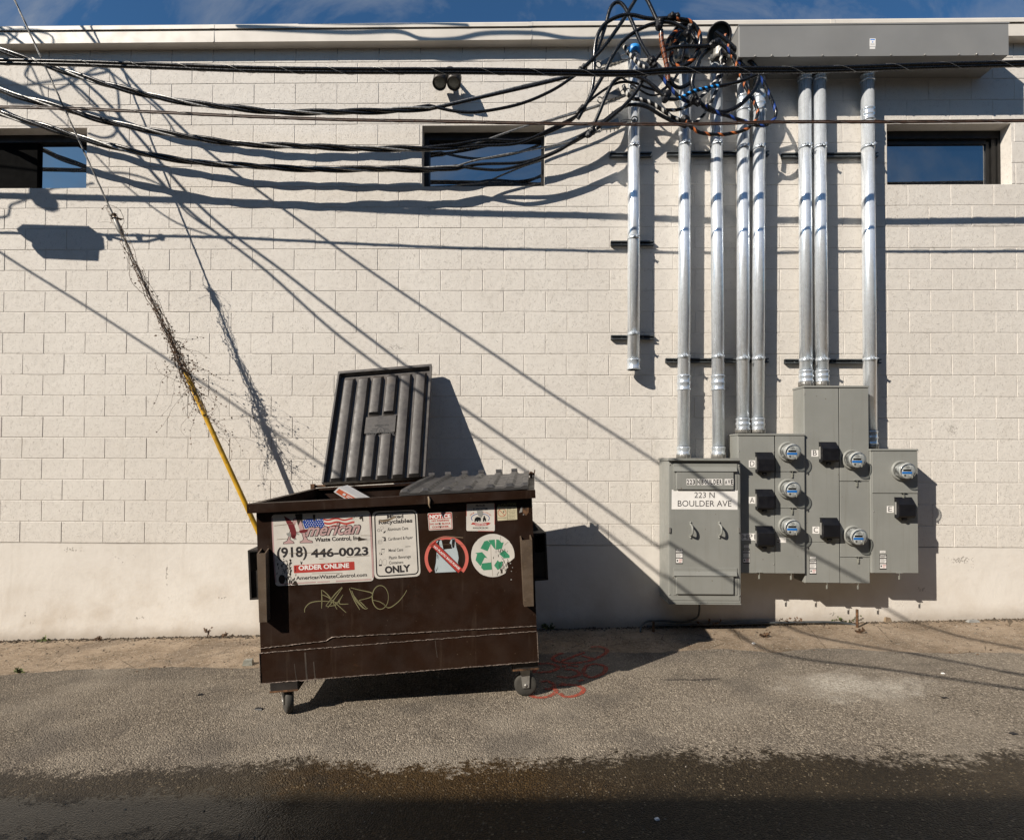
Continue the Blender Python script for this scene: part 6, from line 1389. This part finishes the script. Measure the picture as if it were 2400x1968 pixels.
# loose aggregate, dirt along the wall foot
def pebbles(name, N, gen, mats, smin, smax, label=None):
    m = MB(); rp_ = random.Random(hash(name) % 1000 if False else len(name)*7)
    for k in range(N):
        x, y, z = gen(rp_); s_ = rp_.uniform(smin, smax)*(1 if rp_.random() < .85 else 1.7); a = rp_.uniform(0, 6.28); c_, s2 = math.cos(a)*s_, math.sin(a)*s_; f = rp_.uniform(.5, 1.1)
        m.add([(x+c_, y+s2, z), (x-s2*f, y+c_*f, z), (x-c_, y-s2, z), (x+s2*f, y-c_*f, z), (x+rp_.uniform(-.3, .3)*s_, y+rp_.uniform(-.3, .3)*s_, z+s_*rp_.uniform(.5, .9))], [(0, 1, 4), (1, 2, 4), (2, 3, 4), (3, 0, 4)])
    return m
def grit_mat():
    n = NT('loose_grit'); r_2 = n.geo.outputs['Random Per Island']; n.set(col=n.ramp(r_2, (0, (.05, .042, .034)), (.5, (.15, .128, .10)), (.85, (.23, .20, .16)), (1, (.34, .30, .25))), rough=.85, spec=.2); return n.m
GM = grit_mat()
def g_far(r): y = -r.uniform(.5, 2.12) if r.random() < .93 else -r.uniform(2.1, 3.0); x = CAM.x+r.uniform(-1, 1)*(2.0+ (5.5+y)*.75); return x, y, gz(x)+.006
def g_wall(r): x = r.uniform(-.5, 10.4); y = -abs(r.gauss(0, .035))-.004; return x, y, gz(x)-.003
def g_apr(r): x = r.uniform(-.5, 10.4); y = r.uniform(-.75, -.02); return x, y, gz(x)-.003+(.009 if y < edge(x) else 0)
mm = pebbles('grit', 17000, g_far, None, .0018, .0040); o = tag(mm.build('loose_grit', GM), kind='stuff')
DMt = simple('soil_crumbs', (.085, .065, .045), .9, var=.4, scale=40)
mm = pebbles('dirt_line', 2600, g_wall, None, .004, .013); o = tag(mm.build('dirt_line', DMt), kind='stuff')
mm = pebbles('apron_crumbs', 1500, g_apr, None, .003, .008); o = tag(mm.build('apron_crumbs', GM), kind='stuff')
# weeds and litter along the wall
def weed(label, px, py, n_, h, green=False, spread=.5, sd=0):
    g = ground(px, py); g.y = min(g.y, -.015); g.z = gz(g.x)-.006; r = random.Random(sd+int(px)); t = thing('weed', label, 'weed', g, 'weeds along the wall foot')
    m = MB(); tips_ = []
    for k in range(n_):
        d = Vector((r.gauss(0, spread), -abs(r.gauss(0, .25)), 1)).normalized(); p = g.copy(); P = [p.copy()]
        for j in range(6): d = (d+Vector((r.gauss(0, .22), r.gauss(0, .1)-.03, -.08))).normalized(); p = p+d*h/6*r.uniform(.7, 1.2); P.append(p.copy()); tips_.append(p.copy())
        m.tube(P, [.0035*(1-j/9) for j in range(7)], 4)
    m.build('stems', MAT['vine'], t); m = MB()
    for p in tips_:
        for _ in range(2):
            if r.random() < .75: a = r.uniform(0, 6.28); s_ = r.uniform(.008, .02); u = Vector((math.cos(a), r.uniform(-.5, .5), math.sin(a)))*s_; v = Vector((-math.sin(a), r.uniform(-.5, .5), math.cos(a)))*s_*.5; m.add([p, p+u*.6+v, p+u*1.5, p+u*.6-v], [(0, 1, 2), (0, 2, 3)])
    o = m.build('leaves', MAT['green' if green else 'leaf'], t); o['kind'] = 'stuff'
m = MB(); rl = random.Random(21)
for k in range(420):
    x = rl.uniform(-.3, 10.2); y = -abs(rl.gauss(0, .16))-.01
    if rl.random() < .35: y = edge(x)+rl.gauss(0, .05)
    a = rl.uniform(0, 6.28); s_ = rl.uniform(.006, .018); u = Vector((math.cos(a), math.sin(a), rl.uniform(-.1, .5)))*s_; v = Vector((-math.sin(a), math.cos(a), rl.uniform(-.1, .5)))*s_*.45; p = Vector((x, y, gz(x)+(.009 if y < edge(x) else -.001)))
    m.add([p, p+u*.6+v, p+u*1.5, p+u*.6-v], [(0, 1, 2), (0, 2, 3)])
tag(m.build('leaf_litter', MAT['leaf']), kind='stuff')
weed('dry upright twig weed at the wall foot left of the dumpster', 487, 1493, 2, .16, False, .5)
weed('short dry stubble weed at the wall foot nearest the dumpster', 522, 1493, 3, .06, False, .3)
weed('small green weed at the wall foot far left', 105, 1501, 5, .05, True, .9)
weed('flat dry weed at the wall foot left of the twig', 230, 1499, 6, .045, False, 1.0)
weed('dark weed in the dumpster shadow at the wall foot', 1284, 1472, 7, .07, True, .8)
weed('trailing dry weed under the address cabinet', 1660, 1468, 4, .13, False, 1.1)
weed('leafy weed arching over the ground conduit under the tall cabinet', 1985, 1460, 4, .15, True, .9)
weed('dry weed looping over the ground conduit under the meter cabinets', 1850, 1463, 4, .13, False, 1.0)
weed('low dry weed on the apron below the ground conduit', 1795, 1492, 5, .05, False, 1.0)
weed('dry weed by the rusty stake', 2015, 1482, 4, .06, False, .9)
weed('tiny green weed at the left edge of the asphalt', 45, 1575, 5, .04, True, .9)
def bit(name, label, px, py, sx_, sy_, sz_, mat, rot=0.0, cat_='litter'):
    g = ground(px, py); m = MB(); c_, s_ = math.cos(rot), math.sin(rot); zt2 = .0075 if g.y < edge(g.x) else -.003
    def R2(x, y, z): return (g.x+x*c_-y*s_, g.y+x*s_+y*c_, gz(g.x)+zt2+z)
    k_2 = .72; m.hexa([R2(-sx_, -sy_, 0), R2(sx_, -sy_, 0), R2(sx_, sy_, 0), R2(-sx_, sy_, 0), R2(-sx_*k_2, -sy_*k_2, sz_), R2(sx_*.8, -sy_*.6, sz_*.8), R2(sx_*k_2, sy_*k_2, sz_), R2(-sx_*.6, sy_*.8, sz_*.9)])
    tag(m.build(name, MAT[mat]), label, cat_)
bit('plastic_cup', 'clear squashed plastic cup on the apron left of the dumpster', 582, 1556, .040, .028, .045, 'lens', .1, 'cup')
bit('plastic_scrap', 'black plastic scrap on the asphalt left of the front caster', 607, 1664, .030, .012, .010, 'black', -.2, 'scrap')
bit('plastic_scrap', 'dark curled scrap on the asphalt left of the dumpster', 470, 1630, .018, .010, .008, 'black', .4, 'scrap')
bit('concrete_lump', 'pale lump of concrete at the wall foot on the right', 2078, 1455, .035, .025, .045, 'p_tan', .2, 'lump')
bit('concrete_lump', 'flat pale chip of concrete at the wall foot far right', 2280, 1456, .06, .02, .02, 'p_grey', .1, 'lump')
bit('paper_scrap', 'white paper scrap in the shade at the bottom', 1540, 1923, .010, .008, .006, 'p_paper', .3, 'scrap')
bit('paper_scrap', 'white paper chip on the asphalt at the right', 2210, 1580, .012, .008, .005, 'p_paper', .1, 'scrap')
bit('paper_scrap', 'pale crumpled scrap on the apron under the cabinets', 1766, 1507, .014, .010, .010, 'p_paper', .5, 'scrap')
bit('gum_spot', 'flat dark spot stuck to the asphalt at the far right', 2375, 1721, .022, .014, .003, 'black', .2, 'spot')
bit('gum_spot', 'flat dark spot stuck to the asphalt below the right cable shadows', 2215, 1637, .022, .010, .003, 'black', .1, 'spot')
bpy.context.view_layer.update()
